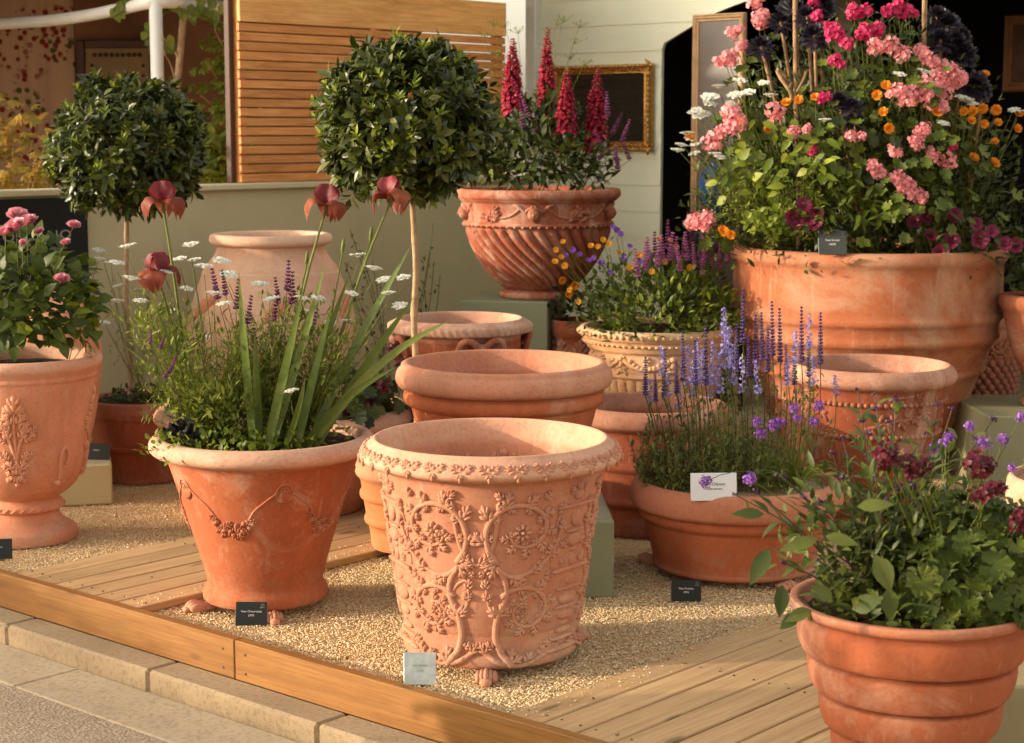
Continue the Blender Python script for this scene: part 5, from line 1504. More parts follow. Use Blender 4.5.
lace('white lace flowers with feathery leaves spilling over the left of the iris pot', -.14, -.03, [q for q in um if q[0] < 215], 120, .24, .42)
lace('white lace flowers with feathery leaves right of centre in the iris pot', .10, -.02, [q for q in um if q[0] >= 215], 120, .24, .42)
def sprigs(name, label, base, pts, me, size, leafmat, leaves, group=None, stem=G_DSTEM, dirs=None, partname='flower_spike', cat='flower', jit=.25, face=None):
    root = thing(name, label, cat, base, 0, group)
    L = [q - base for q in pts]; sb = MB(); stemmed(sb, V((0, 0, 0)), L, .0013); sb.build('stem', stem, root)
    if leaves:
        lb = MB()
        for q in L:
            for k in range(leaves):
                t = rnd.uniform(.15, .92); lb.leaf(q*t, rdir() + ZU*.3, ZU, rnd.uniform(.025, .05), rnd.uniform(.008, .014), .3, .2, 3)
        lb.build('foliage', leafmat, root)
    heads(root, L, me, partname, size, face if face is not None else ZU, jit)
    return root
sprigs('salvia', 'plum purple salvia sprigs between the iris blades', V((gc.x - .02, gc.y + .05, gtop)), [at(x, y, 5.55 + rnd.uniform(-.1, .1)) for x, y in ((218, 300), (226, 296), (287, 292), (279, 305), (273, 322), (291, 305), (247, 325), (236, 310), (300, 318), (310, 340), (255, 345))], ME['plum'], .78, G_MID, 5)
sprigs('salvia', 'dark red salvia sprigs hanging out at the left of the iris pot', V((gc.x - .24, gc.y - .05, gtop)), [at(x, y, 5.30) for x, y in ((160, 350), (150, 345), (170, 372), (164, 378))], ME['plum'], .5, G_MID, 4, jit=.6)
gb = MB(); c0 = V((0, 0, 0))
root = thing('golden_creeper', 'bright green creeping plant covering the soil of the iris pot', 'plant', V((gc.x - .06, gc.y - .02, gtop)), 0)
canopy(gb, (-.06, -.10, .0), (.25, .20, .085), 620, .024, .016, .3, .6, .35, -.1, .2)
canopy(gb, (.14, -.02, .0), (.22, .22, .10), 260, .024, .016, .3, .6, .35, -.1, .2)
gb.build('foliage', G_LIGHT, root)
gb = MB()
root = thing('dark_foliage_plant', 'black leaved plant low at the left of the iris pot', 'plant', V((gc.x - .23, gc.y - .13, gtop)), 0)
canopy(gb, (0, 0, .05), (.05, .05, .07), 60, .045, .02, .3, .7, .2, -.2, .2); gb.build('foliage', P_AEON, root)
# darker filling among the stems
root = thing('bush_basil', 'small leaved yellow green bushy plant among the iris stems, spilling left', 'plant', V((gc.x - .12, gc.y - .02, gtop)), 0)
gb = MB()
for x, y, d_, rx_, rz_, n_ in ((178, 352, 5.52, .15, .17, 420), (245, 365, 5.5, .13, .16, 380), (325, 352, 5.55, .14, .19, 420), (150, 320, 5.5, .09, .10, 160), (205, 400, 5.42, .14, .08, 260), (285, 330, 5.6, .12, .14, 260)):
    c_ = at(x, y, d_) - root.location
    for k in range(9): gb.tube(bend(V((c_.x*.5 + rnd.uniform(-.05, .05), .0, 0)), c_ + V((rnd.uniform(-rx_, rx_)*.7, rnd.uniform(-.08, .08), rnd.uniform(0, rz_*.8))), .02, 4), .0011, 4, False)
    canopy(gb, c_, (rx_, .14, rz_), n_, .030, .0085, .6, .6, .15, -1, .2)
gb.build('foliage', G_FINE, root)
root = thing('meadow_rue', 'mid green bushy leaves among the stems of the iris pot', 'plant', V((gc.x + .02, gc.y + .10, gtop)), 0)
gb = MB(); canopy(gb, (0, .02, .08), (.28, .20, .22), 560, .042, .015, .5, .6, .2, -.2, .25); gb.build('foliage', G_MID, root)

# ------------------------------------------------------------------ wide pot behind: dark leaves and crimson flowers
Pw = POTS['wide']; wc = Pw['loc']; wz = wc.z + Pw['soil'][1]*Pw['H']
root = thing('pelargonium', 'dark leaved pelargonium with crimson flowers in the broad pot behind the irises', 'plant', V((wc.x, wc.y, wz)))
b = MB(); round_leaves(b, (.26, -.12, .04), (.22, .28, .15), 150, .032, -.2); round_leaves(b, (-.2, -.1, .02), (.26, .3, .12), 90, .03, -.2); b.build('foliage', G_DARK, root)
pts = [at(x, y, wc.y - .25) - root.location for x, y in ((368, 402), (356, 392), (348, 408), (385, 385), (392, 352), (402, 362))]
sb = MB(); stemmed(sb, V((.2, 0, 0)), pts, .0015); sb.build('stem', G_STEM, root)
heads(root, pts, ME['crim'], 'flower_head', .75)

# ------------------------------------------------------------------ rose urn
Pu = POTS['urn']; uc = Pu['loc']; uz = uc.z + Pu['soil'][1]*Pu['H']
base = V((uc.x, uc.y, uz)); root = thing('rose_bush', 'pink rose with rounded yellow green leaves growing in the footed urn at the left', 'flower', base)
b = MB(); cc = at(24, 302, uc.y) - base
n = 0
while n < 440:
    d = rdir()
    if d.z < -.75: continue
    p = cc + V((d.x*.275, d.y*.26, d.z*.255))*rnd.uniform(.45, 1.02)
    ax = (d*.8 + ZU*.2 + rdir()*.5).normalized(); nn = (ZU*.7 + d*.6 + FRONT*.2 + rdir()*.3)
    b.leaf(p, ax, nn, .062*rnd.uniform(.7, 1.2), .05*rnd.uniform(.7, 1.1), .3, .2, 4, .42)
    if n % 2: b.leaf(p - ax*.012, ax.cross(nn) + ax*.4, nn, .045, .036, .25, .2, 4, .42)
    n += 1
b.build('foliage', G_MID, root)
b = MB(); canopy(b, cc + V((.12, -.05, -.06)), (.17, .17, .15), 90, .055, .046, .2, .7, .7, -.5, .3, 4, .42); b.build('foliage', G_LIGHT, root)
pts = [(at(16, 228, 6.42) - base, 1.0), (at(27, 223, 6.5) - base, 1.05), (at(6, 233, 6.40) - base, .95), (at(18, 217, 6.52) - base, 1.0), (at(74, 226, 6.45) - base, .62), (at(66, 243, 6.40) - base, .55), (at(39, 232, 6.45) - base, .5), (at(23, 243, 6.35) - base, .45), (at(62, 280, 6.33) - base, .7)]
sb = MB(); stemmed(sb, cc + V((0, 0, -.1)), [p for p, s in pts], .0022); sb.build('stem', G_STEM, root)
heads(root, pts, ME['rose'], 'flower', 1.15, ZU*.8 + FRONT*.6, .3)
base = V((uc.x + .20, uc.y - .04, uz))
sprigs('white_lace_flower', 'two small white umbels leaning out of the right side of the rose urn', base, [at(*q) for q in ((157, 245, 6.3), (155, 308, 6.3), (118, 300, 6.35), (100, 258, 6.5))][2:], ME['umbel'], .6, G_FINE, 6, None, G_STEM, partname='flower_head')
# thin umbels beside the left bay trunk
Pq = POTS['bay1']; base = soilpt('bay1', .1, -.2)
root = thing('wild_carrot', 'thin wild carrot stems with faint pale umbels beside the left bay trunk', 'flower', base)
pts = [at(x, y, 7.6 + rnd.uniform(-.1, .1)) - base for x, y in ((100, 250), (111, 262), (118, 285), (108, 300), (140, 290), (150, 270), (104, 322))]
sb = MB(); stemmed(sb, V((0, 0, 0)), pts, .0014); feathery(sb, V((0, 0, 0)), [p*.9 for p in pts], .0008, 8, .05); sb.build('stem', G_FINE, root)
heads(root, pts, ME['umbel'], 'flower_head', .75, ZU, .3)
root = thing('ground_cover', 'small leafy creeper covering the soil under the left bay tree', 'plant', soilpt('bay1'))
b = MB(); canopy(b, (0, 0, 0), (.17, .17, .06), 160, .03, .018, .4, .6, .3, 0); b.build('foliage', G_DARK, root)
root = thing('ground_cover', 'low leaves covering the soil under the right bay tree', 'plant', soilpt('bay2'))
b = MB(); canopy(b, (0, 0, 0), (.15, .15, .05), 120, .03, .018, .4, .6, .3, 0); b.build('foliage', G_DARK, root)

# ------------------------------------------------------------------ swirled pot: lupins
Ps = POTS['swirl']; sc = Ps['loc']; sz = sc.z + Ps['soil'][1]*Ps['H']
for i, (x, yt, yb, w_, dd, lab) in enumerate([(513, 38, 106, 22, 8.75, 'red lupin spike, leftmost of four above the swirled pot'), (547, 26, 112, 20, 8.95, 'tallest red lupin spike, second from left above the swirled pot'), (567, 68, 128, 21, 8.7, 'shortest red lupin spike, third from left above the swirled pot'), (597, 66, 142, 23, 8.8, 'red lupin spike, rightmost of four, before the gilt mirror')]):
    base = V((sc.x + (x - 540)/1800*8.9*.6, sc.y - .06, sz)); root = thing('lupin', lab, 'flower', base, 0, 'red lupins in the swirled pot')
    pb_, pt = at(x - 1, yb, dd) - base, at(x + .5, yt, dd) - base
    L = (pt - pb_).length
    sb = MB(); sb.tube(bend(V((0, 0, 0)), pb_, .02, 6, V((1, 0, 0))) + [pt], .0035, 6, False); sb.build('stem', G_STEM, root)
    o = link('flower_spike', me_lupin(L, size_at(w_/2, dd)*1.08), root, pb_); aim(o, pt - pb_)
    lb = MB()
    for k in range(8):
        q = pb_*rnd.uniform(.35, .95); d = (rdir() + ZU*.2).normalized(); e = q + d*rnd.uniform(.07, .13); nn = (ZU + d*.3 + FRONT*.2).normalized(); a1 = nn.orthogonal().normalized(); a2 = nn.cross(a1)
        lb.tube([q, e], .0012, 4, False)
        for j in range(9): lb.leaf(e, a1*math.cos(j*.698) + a2*math.sin(j*.698), nn, .05, .012, .15, .2, 3, .6)
    lb.build('foliage', G_DARK, root)
base = V((sc.x, sc.y, sz)); root = thing('bushy_plant', 'dark green bushy leaves filling the swirled pot below the lupins', 'plant', base)
b = MB()
cl = at(540, 158, 8.85) - base
canopy(b, cl + V((0, 0, -.02)), (.38, .32, .20), 720, .065, .026, .35, .7, .35, -.7, .25)
canopy(b, cl + V((-.02, 0, .16)), (.26, .22, .18), 300, .06, .022, .5, .6, .3, -.5, .25)
canopy(b, cl + V((-.27, -.1, -.03)), (.16, .16, .14), 130, .06, .024, .3, .7, .3, -.5, .3)
b.build('foliage', G_DARK, root)
b = MB(); canopy(b, cl + V((-.05, -.10, .0)), (.34, .24, .20), 150, .06, .024, .35, .7, .7, -.5, .25); b.build('foliage', G_MID, root)
sprigs('salvia', 'dark purple salvia sprigs leaning over the right rim of the swirled pot', V((sc.x + .2, sc.y - .05, sz)), [at(x, y, 8.7) for x, y in ((604, 150), (612, 135), (622, 142), (630, 160), (618, 170), (608, 118), (598, 160), (530, 118), (524, 130), (536, 132))], ME['plum'], 1.0, G_DARK, 6, jit=.5)
base = V((sc.x - .05, sc.y + .15, sz)); root = thing('fennel', 'wispy yellow green umbels rising above the lupins', 'flower', base)
pts = [at(x, y, 9.05) - base for x, y in ((493, 22), (484, 34), (505, 24), (497, 54), (563, 18), (580, 24), (575, 40), (556, 22), (550, 45), (585, 62), (490, 66), (570, 56), (518, 30))]
sb = MB(); stemmed(sb, V((0, 0, .05)), pts, .0013)
for p in pts:
    for k in range(14):
        e = p + V((rnd.gauss(0, .022), rnd.gauss(0, .02), rnd.uniform(0, .012))); sb.tube([p - V((0, 0, .02)), e], .0006, 3, False); sb.leaf(e, rdir(), ZU, .012, .007, 0, 0, 2)
sb.build('stem', G_FINE, root)

# ------------------------------------------------------------------ cream pot and the small pot behind it
Pc = POTS['cream']; kc = Pc['loc']; kz = kc.z + Pc['soil'][1]*Pc['H']; base = V((kc.x, kc.y, kz))
cdome = V((at(648, 318, kc.y).x, kc.y, kz)); crad = (.42, .36, .36)
root = thing('bedding_plant', 'bright green leafy bedding filling the cream frieze pot', 'plant', base)
b = MB(); canopy(b, (0, -.02, .02), (.38, .37, .34), 1500, .042, .018, .4, .7, .4, -.1, .25, 3, .45); b.build('foliage', G_MID, root)
b = MB(); canopy(b, (.06, -.10, .02), (.34, .31, .30), 620, .040, .019, .45, .7, .65, -.1, .25); b.build('foliage', G_LIGHT, root)
def amb(label, base, lst, size, key, leafm=G_MID):
    pts = [shell_pt(x, y, cdome, crad, .9) for x, y in lst]
    return sprigs('wallflower' if key == 'amber' else 'viola', label, base, pts, ME[key], size, leafm, 4, None, G_STEM, partname='flower', face=ZU*.5 + FRONT, jit=.35)
amb('amber orange wallflowers on thin stems at the left of the cream pot', V((kc.x - .15, kc.y - .05, kz)), [(563, 242), (555, 262), (565, 266), (591, 246), (603, 240), (598, 247), (619, 253), (561, 257), (579, 302), (609, 244), (556, 250), (570, 290)], .72, 'amber')
amb('amber orange wallflowers among the salvias at the right of the cream pot', V((kc.x + .15, kc.y - .05, kz)), [(670, 240), (659, 239), (721, 230), (732, 234), (676, 247), (664, 262), (640, 255), (652, 272), (690, 268), (630, 268), (708, 244)], .72, 'amber')
amb('violet violas at the left of the cream pot', V((kc.x - .12, kc.y - .1, kz)), [(613, 227), (621, 234), (617, 230), (589, 260), (601, 263), (573, 250), (566, 255), (594, 258), (580, 254), (630, 246), (641, 262), (610, 272), (624, 258)], .75, 'viola')
pts = [shell_pt(x, y, cdome, crad, .8) for x, y in ((638, 278), (649, 262), (657, 268), (663, 264), (669, 262), (675, 262), (683, 258), (688, 262), (695, 268), (699, 264), (706, 262), (712, 265), (719, 270), (702, 276), (680, 272), (645, 272), (727, 262))]
sprigs('salvia', 'pink purple salvia spikes at the right of the cream pot', V((kc.x + .1, kc.y, kz)), pts, ME['pinks'], .95, G_MID, 5, jit=.15)
pts = [shell_pt(x, y, cdome, crad, .7) for x, y in ((668, 250), (692, 245), (705, 250), (716, 252), (655, 258))]
sprigs('salvia', 'taller dusky plum salvia spikes behind the pink ones in the cream pot', V((kc.x + .12, kc.y + .05, kz)), pts, ME['plum'], 1.0, G_MID, 4, jit=.12)
p_ = V((kc.x + .3, kc.y + .0, kz)); sprigs('geranium', 'single pale pink geranium at the right edge of the cream pot', p_, [at(697, 222, 7.8), at(706, 226, 7.85)], ME['pink'], .85, G_MID, 5, None, G_STEM, partname='flower_head', face=FRONT + ZU*.4)
root = thing('bushy_plant', 'dark leafy plant with a few orange blooms in the small leaf relief pot', 'plant', soilpt('small'))
b = MB(); canopy(b, (.0, -.05, .06), (.17, .16, .17), 220, .05, .022, .4, .7, .3, -.3, .25); b.build('foliage', G_DARK, root)
pts = [at(x, y, 8.55) - root.location for x, y in ((569, 294), (575, 285), (562, 280))]; heads(root, pts, ME['marig'], 'flower', 1.0, FRONT)
sb = MB(); stemmed(sb, V((0, 0, 0)), pts); sb.build('stem', G_STEM, root)
# ------------------------------------------------------------------ giant pot
Pb = POTS['big']; bc = Pb['loc']; bz = bc.z + Pb['soil'][1]*Pb['H']
bd = V((at(856, 200, bc.y).x, bc.y - .02, bz)); brad = (.80, .62, 1.22)
def cp(x, y): return (660 + x/2.813, y/2.813)
def B(lst, lim=.92): return [shell_pt(*cp(x, y), bd, brad, lim) for x, y in lst]
def bbase(fx, fy): return V((bc.x + fx*Pb['R'], bc.y + fy*Pb['R'], bz))
def bloom(name, label, base, lst, me, size_, part='flower_head', leaf=None, nleaf=0, lr=.030, spread=(.3, .28, .3), lc=None, group=None, face=None, stem=G_STEM, jit=.4, var=.15):
    root = thing(name, label, 'flower', base, 0, group); size = size_*(.95 if me is ME['pink'] else 1)
    L = [p - base for p in B(lst)]
    sb = MB(); stemmed(sb, V((0, 0, 0)), [p*.97 for p in L], .0019); sb.build('stem', stem, root)
    if leaf:
        lb = MB()
        cen = lc if lc is not None else sum(L, V((0, 0, 0)))/len(L)*.72
        round_leaves(lb, cen, spread, nleaf, lr, -.7, .35)
        lb.build('foliage', leaf, root)
    heads(root, L, me, part, size, face if face is not None else ZU*.45 + FRONT, jit, var)
    return root
GP = 'geraniums in the giant pot'
bloom('geranium', 'coral pink geranium high at the left of the giant pot, before the tall mirror', bbase(-.5, .1), [(265, 5), (275, 55), (205, 92), (228, 130), (190, 165), (182, 172), (290, 60)], ME['pink'], .78, leaf=G_GERAN, nleaf=36, spread=(.2, .2, .3), group=GP)
bloom('geranium', 'coral pink geranium low at the left of the giant pot, beside white yarrow', bbase(-.6, -.3), [(210, 330), (200, 360), (150, 390), (222, 352), (165, 378), (205, 312), (315, 312)], ME['pink'], .82, leaf=G_GERAN, nleaf=36, spread=(.2, .2, .2), group=GP)
bloom('geranium', 'largest mass of coral pink geraniums at the right of the giant pot', bbase(.4, -.1), [(640, 130), (690, 150), (655, 125), (750, 160), (760, 175), (815, 200), (790, 230), (830, 230), (770, 255), (700, 265), (735, 262), (680, 258), (800, 258), (825, 212), (750, 240), (665, 262), (790, 300), (615, 128), (740, 150)], ME['pink'], .86, leaf=G_GERAN, nleaf=90, spread=(.34, .3, .34), group=GP)
bloom('geranium', 'coral pink geranium heads right of centre in the giant pot, below the big mass', bbase(.3, -.4), [(735, 380), (720, 400), (745, 360), (715, 392), (655, 425), (770, 440), (810, 445), (600, 475), (612, 478)], ME['pink'], .70, leaf=G_GERAN, nleaf=60, spread=(.3, .22, .24), group=GP)
bloom('geranium', 'coral pink geranium hanging lowest at the right above the giant pot rim', bbase(.35, -.6), [(715, 540), (700, 530), (725, 552), (670, 505), (660, 498), (690, 518)], ME['pink'], .72, leaf=G_GERAN, nleaf=40, spread=(.26, .18, .16), group=GP)
bloom('geranium', 'small coral pink geranium in the middle of the giant pot', bbase(0, -.4), [(540, 385), (567, 383), (385, 365), (415, 362), (372, 370)], ME['pink'], .5, leaf=G_GERAN, nleaf=60, spread=(.3, .22, .22), group=GP)
bloom('geranium', 'magenta geranium at the top centre of the giant pot', bbase(.1, .2), [(565, 32), (545, 38), (580, 30), (600, 85), (565, 100), (580, 92), (612, 80), (490, 80), (500, 95), (480, 95), (435, 10), (440, 45), (530, 122)], ME['mag'], .68, leaf=G_GERAN, nleaf=50, spread=(.3, .25, .3), group=GP)
bloom('geranium', 'magenta geranium at the top right of the giant pot, beside black rosettes', bbase(.45, .25), [(670, 25), (690, 28), (655, 28), (640, 30), (700, 35)], ME['mag'], .68, leaf=G_GERAN, nleaf=40, spread=(.2, .2, .25), group=GP)
bloom('geranium', 'small deep red geranium left of centre in the giant pot', bbase(-.1, -.1), [(495, 165), (485, 172), (510, 178), (430, 425), (470, 270), (455, 275), (825, 415)], ME['mag'], .5, leaf=G_DARK, nleaf=50, spread=(.3, .25, .3), group=GP)
bloom('geranium', 'pink geranium spray hanging outside the left rim of the giant pot', bbase(-.85, -.3), [(100, 630), (118, 622), (128, 640), (92, 622), (140, 615)], ME['pink'], .6, leaf=G_GERAN, nleaf=10, spread=(.12, .1, .1), group=GP)

aeo = [(285, 130, .9), (435, 98, .95), (375, 25, 1.1), (455, 15, 1.0), (415, 45, .9), (340, 60, .9), (540, 300, .8), (505, 280, .6), (550, 338, .65)]
def aeonium(label, base, lst, lim):
    root = thing('aeonium', label, 'plant', base, 0, 'black aeoniums in the giant pot')
    L = [(p - base, s) for p, s in zip([shell_pt(*cp(x, y), bd, brad, lim) for x, y, s in lst], [q[2] for q in lst])]
    sb = MB()
    for p, s in L: sb.tube(bend(V((0, 0, 0)), p, -.06, 6), [.012, .011, .010, .010, .009, .008, .008], 7, False)
    sb.build('stem', M_CANE, root)
    for p, s in L:
        o = link('rosette', ME['aeon'], root, p); aim(o, ZU*.45 + FRONT*.75 + rdir()*.35, rnd.random()*6, s*.92)
aeonium('branching black aeonium with rosettes at the upper left of the giant pot', bbase(-.3, .05), aeo[:6], .82)
aeonium('black aeonium with rosettes in the middle of the giant pot', bbase(.0, -.1), aeo[6:], .85)
aeonium('tall black aeonium with large rosettes at the upper right of the giant pot', bbase(.55, .1), [(805, 70, 1.15), (825, 120, 1.15), (790, 110, 1.0), (850, 150, 1.0), (780, 45, .9), (845, 105, .9)], .7)
aeonium('single grey black aeonium rosette at the right of the giant pot above white yarrow', bbase(.65, -.1), [(885, 240, 1.0), (905, 255, .8)], .8)

bloom('marigold', 'orange marigolds scattered through the right of the giant pot', bbase(.6, -.25), [(635, 242), (628, 315), (642, 362), (710, 290), (780, 315), (610, 268), (855, 313), (912, 348), (945, 310), (950, 345), (908, 307), (1010, 322), (882, 445), (940, 460), (915, 210), (1005, 362), (875, 340), (940, 400), (880, 315)], ME['marig'], 1.05, 'flower', leaf=None, jit=.5)
bloom('marigold', 'orange marigolds scattered through the left of the giant pot', bbase(-.4, -.3), [(437, 275), (355, 290), (390, 282), (225, 343), (175, 648), (200, 660), (300, 368), (183, 655), (85, 388)], ME['marig'], .95, 'flower', leaf=None, jit=.5)
bloom('yarrow', 'flat white yarrow heads at the left edge of the giant pot', bbase(-.75, -.15), [(135, 270), (140, 290), (105, 310), (110, 325), (225, 225), (235, 262), (290, 232), (165, 240), (200, 290), (155, 430), (60, 405), (75, 372), (85, 388), (50, 420), (95, 430), (125, 318), (95, 318), (150, 272), (248, 258), (210, 265), (310, 265), (170, 440), (100, 405)], ME['umbel'], .72, face=ZU + FRONT*.25, jit=.3)
bloom('yarrow', 'flat cream yarrow heads at the right of the giant pot', bbase(.55, -.2), [(675, 207), (745, 198), (865, 280), (875, 285), (995, 308), (850, 272), (465, 335), (798, 345), (880, 292), (1010, 312)], ME['umbel'], .72, face=ZU + FRONT*.25, jit=.25)
def rim_spill(lst, d): return [at(*cp(x, y), d) for x, y in lst]
def petunias(label, base, lst, d, size, group='petunias on the giant pot rim'):
    root = thing('petunia', label, 'flower', base, 0, group)
    L = [p - base for p in rim_spill(lst, d)]; sb = MB(); stemmed(sb, V((0, 0, 0)), L, .0015); sb.build('stem', G_STEM, root)
    lb = MB()
    for p in L:
        for k in range(7): lb.leaf(p*rnd.uniform(.5, 1) + rdir()*.03, rdir() + FRONT*.3, ZU + FRONT*.5, .045, .022, .3, .2, 3)
    lb.build('foliage', G_DARK, root)
    heads(root, L, ME['petunia'], 'flower', size, FRONT + ZU*.25, .3)
petunias('burgundy petunias spilling over the right of the giant pot rim', bbase(.6, -.6), [(765, 660), (900, 675), (715, 620), (828, 605), (970, 685), (820, 675), (790, 712), (1000, 690), (935, 650), (750, 610), (890, 630)], bc.y - Pb['R']*.86, .92)
petunias('dark burgundy petunias beside the price card on the giant pot', bbase(-.15, -.75), [(420, 615), (440, 600), (370, 610), (405, 575), (432, 625), (385, 628)], bc.y - Pb['R']*.92, .9)
# foliage masses
base = V((bc.x, bc.y, bz))
root = thing('shrubby_foliage', 'dark green leafy mass filling the giant pot behind the flowers', 'plant', base)
o0 = bd - base; b = MB()
canopy(b, o0 + V((0, .05, 0)), (.74, .55, 1.05), 4200, .055, .018, .35, .7, .35, -.05, .25)
canopy(b, o0 + V((.35, -.05, .1)), (.46, .45, .55), 1300, .045, .016, .35, .7, .4, -.3, .25)
canopy(b, o0 + V((.02, -.02, .45)), (.66, .48, .66), 2300, .045, .014, .4, .7, .3, -.6, .25)
for k in range(160):
    d = rdir(); d.z = abs(d.z); p = o0 + V((d.x*.70, d.y*.5, d.z*1.05)); b.tube(bend(V((d.x*.2, d.y*.2, 0)), p, .05, 5, rdir()), .0016, 4, False)
    for q in range(9): b.leaf(p*rnd.uniform(.6, 1.05), rdir() + ZU*.3, ZU + FRONT*.4, rnd.uniform(.025, .05), .012, .2, .2, 3)
b.build('foliage', G_DARK, root)
b = MB(); canopy(b, o0 + V((-.1, -.02, 0)), (.72, .56, .85), 700, .042, .017, .35, .7, .75, -.05, .25); round_leaves(b, o0 + V((.1, -.05, .05)), (.70, .55, .8), 130, .028, 0, .75); b.build('foliage', G_MID, root)
base = bbase(-.55, -.3); root = thing('mallow', 'bright yellow green leafy plant at the lower left of the giant pot', 'plant', base)
b = MB()
for x, y in [(225, 430), (330, 470), (390, 430), (285, 490), (350, 420), (470, 425), (240, 460), (205, 470), (420, 480), (440, 390), (275, 560), (185, 520), (330, 540), (480, 380), (265, 355), (335, 345), (520, 470), (470, 480)]:
    p = shell_pt(*cp(x, y), bd, brad, .9) - base
    b.tube(bend(V((0, 0, 0)), p, .03, 5), .0018, 4, False)
    for k in range(4): b.leaf(p + rdir()*.05, rdir()*.7 + V((0, -.3, -.5)), FRONT + ZU*.6, rnd.uniform(.04, .085), rnd.uniform(.022, .042), .25, .2, 4, .4)
b.build('foliage', G_LIGHT, root)
b = MB()
for i in range(70):
    x, y = rnd.uniform(130, 480), rnd.uniform(440, 660)
    p = shell_pt(*cp(x, y), bd, brad, .92) - base
    b.tube([p*.6, p], .001, 3, False)
    for k in range(16): b.leaf(p*(.72 + .3*rnd.random()) + rdir()*.015, rdir() + ZU*.4, ZU + FRONT, .030, .007, .15, .1, 2)
b.build('feathery_leaves', G_FINE, root)
base = bbase(-.05, -.6); root = thing('sage_plant', 'light green sage with long leaves at the middle front of the giant pot', 'plant', base)
b = MB()
for x, y in [(460, 520), (500, 560), (550, 510), (540, 480), (590, 560), (430, 560), (480, 600), (620, 600), (560, 600), (640, 560), (520, 540), (440, 490), (600, 520)]:
    p = shell_pt(*cp(x, y), bd, brad, .9) - base; b.tube(bend(V((0, 0, 0)), p, .02, 5), .0016, 4, False)
    for k in range(8): b.leaf(p*rnd.uniform(.75, 1.02), rdir() + ZU*.3 + FRONT*.2, ZU + FRONT*.5, rnd.uniform(.05, .085), .022, .25, .2, 3)
b.build('foliage', G_GERAN, root)
base = bbase(-.2, -.85); root = thing('creeping_mint', 'small bright leaves creeping along the front rim of the giant pot left of the card', 'plant', base)
b = MB()
for i in range(240):
    x, y = rnd.uniform(240, 450), rnd.uniform(585, 655); p = at(*cp(x, y), bc.y - Pb['R']*rnd.uniform(.76, .90)) - base
    b.leaf(p, rdir() + FRONT*.3, FRONT + ZU, .03, .02, .2, .2, 3)
b.build('foliage', G_LIGHT, root)
# willow canes of a support, an obelisk standing in the pot
root = thing('cane_obelisk', 'plant support of rough willow canes standing in the giant pot', 'plant support', bbase(.1, .15))
for (xa, ya, xb, yb, r) in [(380, -40, 385, 330, .011), (745, -40, 740, 300, .011), (330, 200, 372, 285, .009), (372, 245, 330, 195, .008), (412, 195, 385, 260, .007)]:
    b = MB(); a_ = at(*cp(xa, ya), bc.y - .22) - root.location; e_ = at(*cp(xb, yb), bc.y - .25) - root.location
    if ya < 0: e_ = V((e_.x*.95, e_.y, 0))
    b.tube([V(q) for q in cr([tuple(a_), tuple(a_.lerp(e_, .33) + rdir()*.012), tuple(a_.lerp(e_, .66) + rdir()*.012), tuple(e_)], 5)], r, 8); b.build('cane', M_CANE, root)
base = V((POTS['scale']['loc'].x, 8.55, POTS['scale']['H']*.93)); root = thing('bushy_plant', 'dark leafy plant in the scaled jar behind the petunias', 'plant', base)
b = MB(); canopy(b, (0.04, -.02, .16), (.22, .2, .24), 260, .06, .024, .4, .7, .3, -.6, .25); b.tube([V((0, 0, -.05)), V((0, 0, .12))], .012, 6); b.build('foliage', G_DARK, root)
root = thing('bushy_plant', 'dark leafy plant in the brown urn at the right edge', 'plant', soilpt('darkurn'))
b = MB(); canopy(b, (0, 0, .05), (.16, .16, .22), 200, .06, .024, .4, .7, .3, -.2, .25); b.build('foliage', G_DARK, root)

# ------------------------------------------------------------------ lavender bowl
Pl = POTS['bowl']; lc_ = Pl['loc']; lz = lc_.z + Pl['soil'][1]*Pl['H'] + .005
def lp(x, y): return (600 + x/2.415, 220 + y/2.415)
def upright(name, label, base, lst, me, mlen, dist, leafmat, nl, lw, stem, group='flower spikes in the lavender bowl'):
    """spikes given by their top and foot in the photo"""
    root = thing(name, label, 'flower', base, 0, group)
    sb = MB(); lb = MB(); out = []
    for x, yt, yb in lst:
        d = dist + rnd.uniform(-.1, .1); px, yt_ = lp(x, yt); _, yb_ = lp(x, yb)
        q0, q1 = at(px, yb_, d) - base, at(px + rnd.uniform(-1, 1), yt_, d) - base
        foot = V((q0.x*.75, (q0.y)*.75, 0))
        sb.tube(bend(foot, q0, .015, 5, V((1, 0, 0))), .0018, 5, False)
        L = (q1 - q0).length; o = link('flower_spike', me, root, q0); aim(o, q1 - q0, rnd.random()*6); o.scale = (.75 + .25*L/mlen, .75 + .25*L/mlen, L/mlen)
        for k in range(nl):
            t = rnd.uniform(.05, 1.0); p = foot.lerp(q0, t); lb.leaf(p, rdir() + ZU*.2, ZU, rnd.uniform(.022, .042)*(1.15 - .4*t), lw, .25, .2, 3)
    sb.build('stem', stem, root); lb.build('foliage', leafmat, root); return root
upright('salvia', 'dark indigo salvia spikes at the left of the lavender bowl', V((lc_.x - .12, lc_.y, lz)), [(110, 330, 425), (155, 310, 430), (200, 270, 390), (255, 260, 400), (230, 290, 400), (185, 340, 420), (135, 370, 440)], ME['indigo'], .19, 6.0, G_GREY, 30, .009, G_DSTEM)
upright('salvia', 'tallest dark indigo salvia spikes, at the centre of the lavender bowl', V((lc_.x + .06, lc_.y + .03, lz)), [(345, 165, 300), (375, 228, 350), (392, 222, 340), (417, 195, 330), (435, 212, 345), (405, 262, 370), (450, 300, 390), (330, 250, 370), (310, 300, 390), (360, 280, 380)], ME['indigo'], .19, 6.1, G_GREY, 30, .009, G_DSTEM)
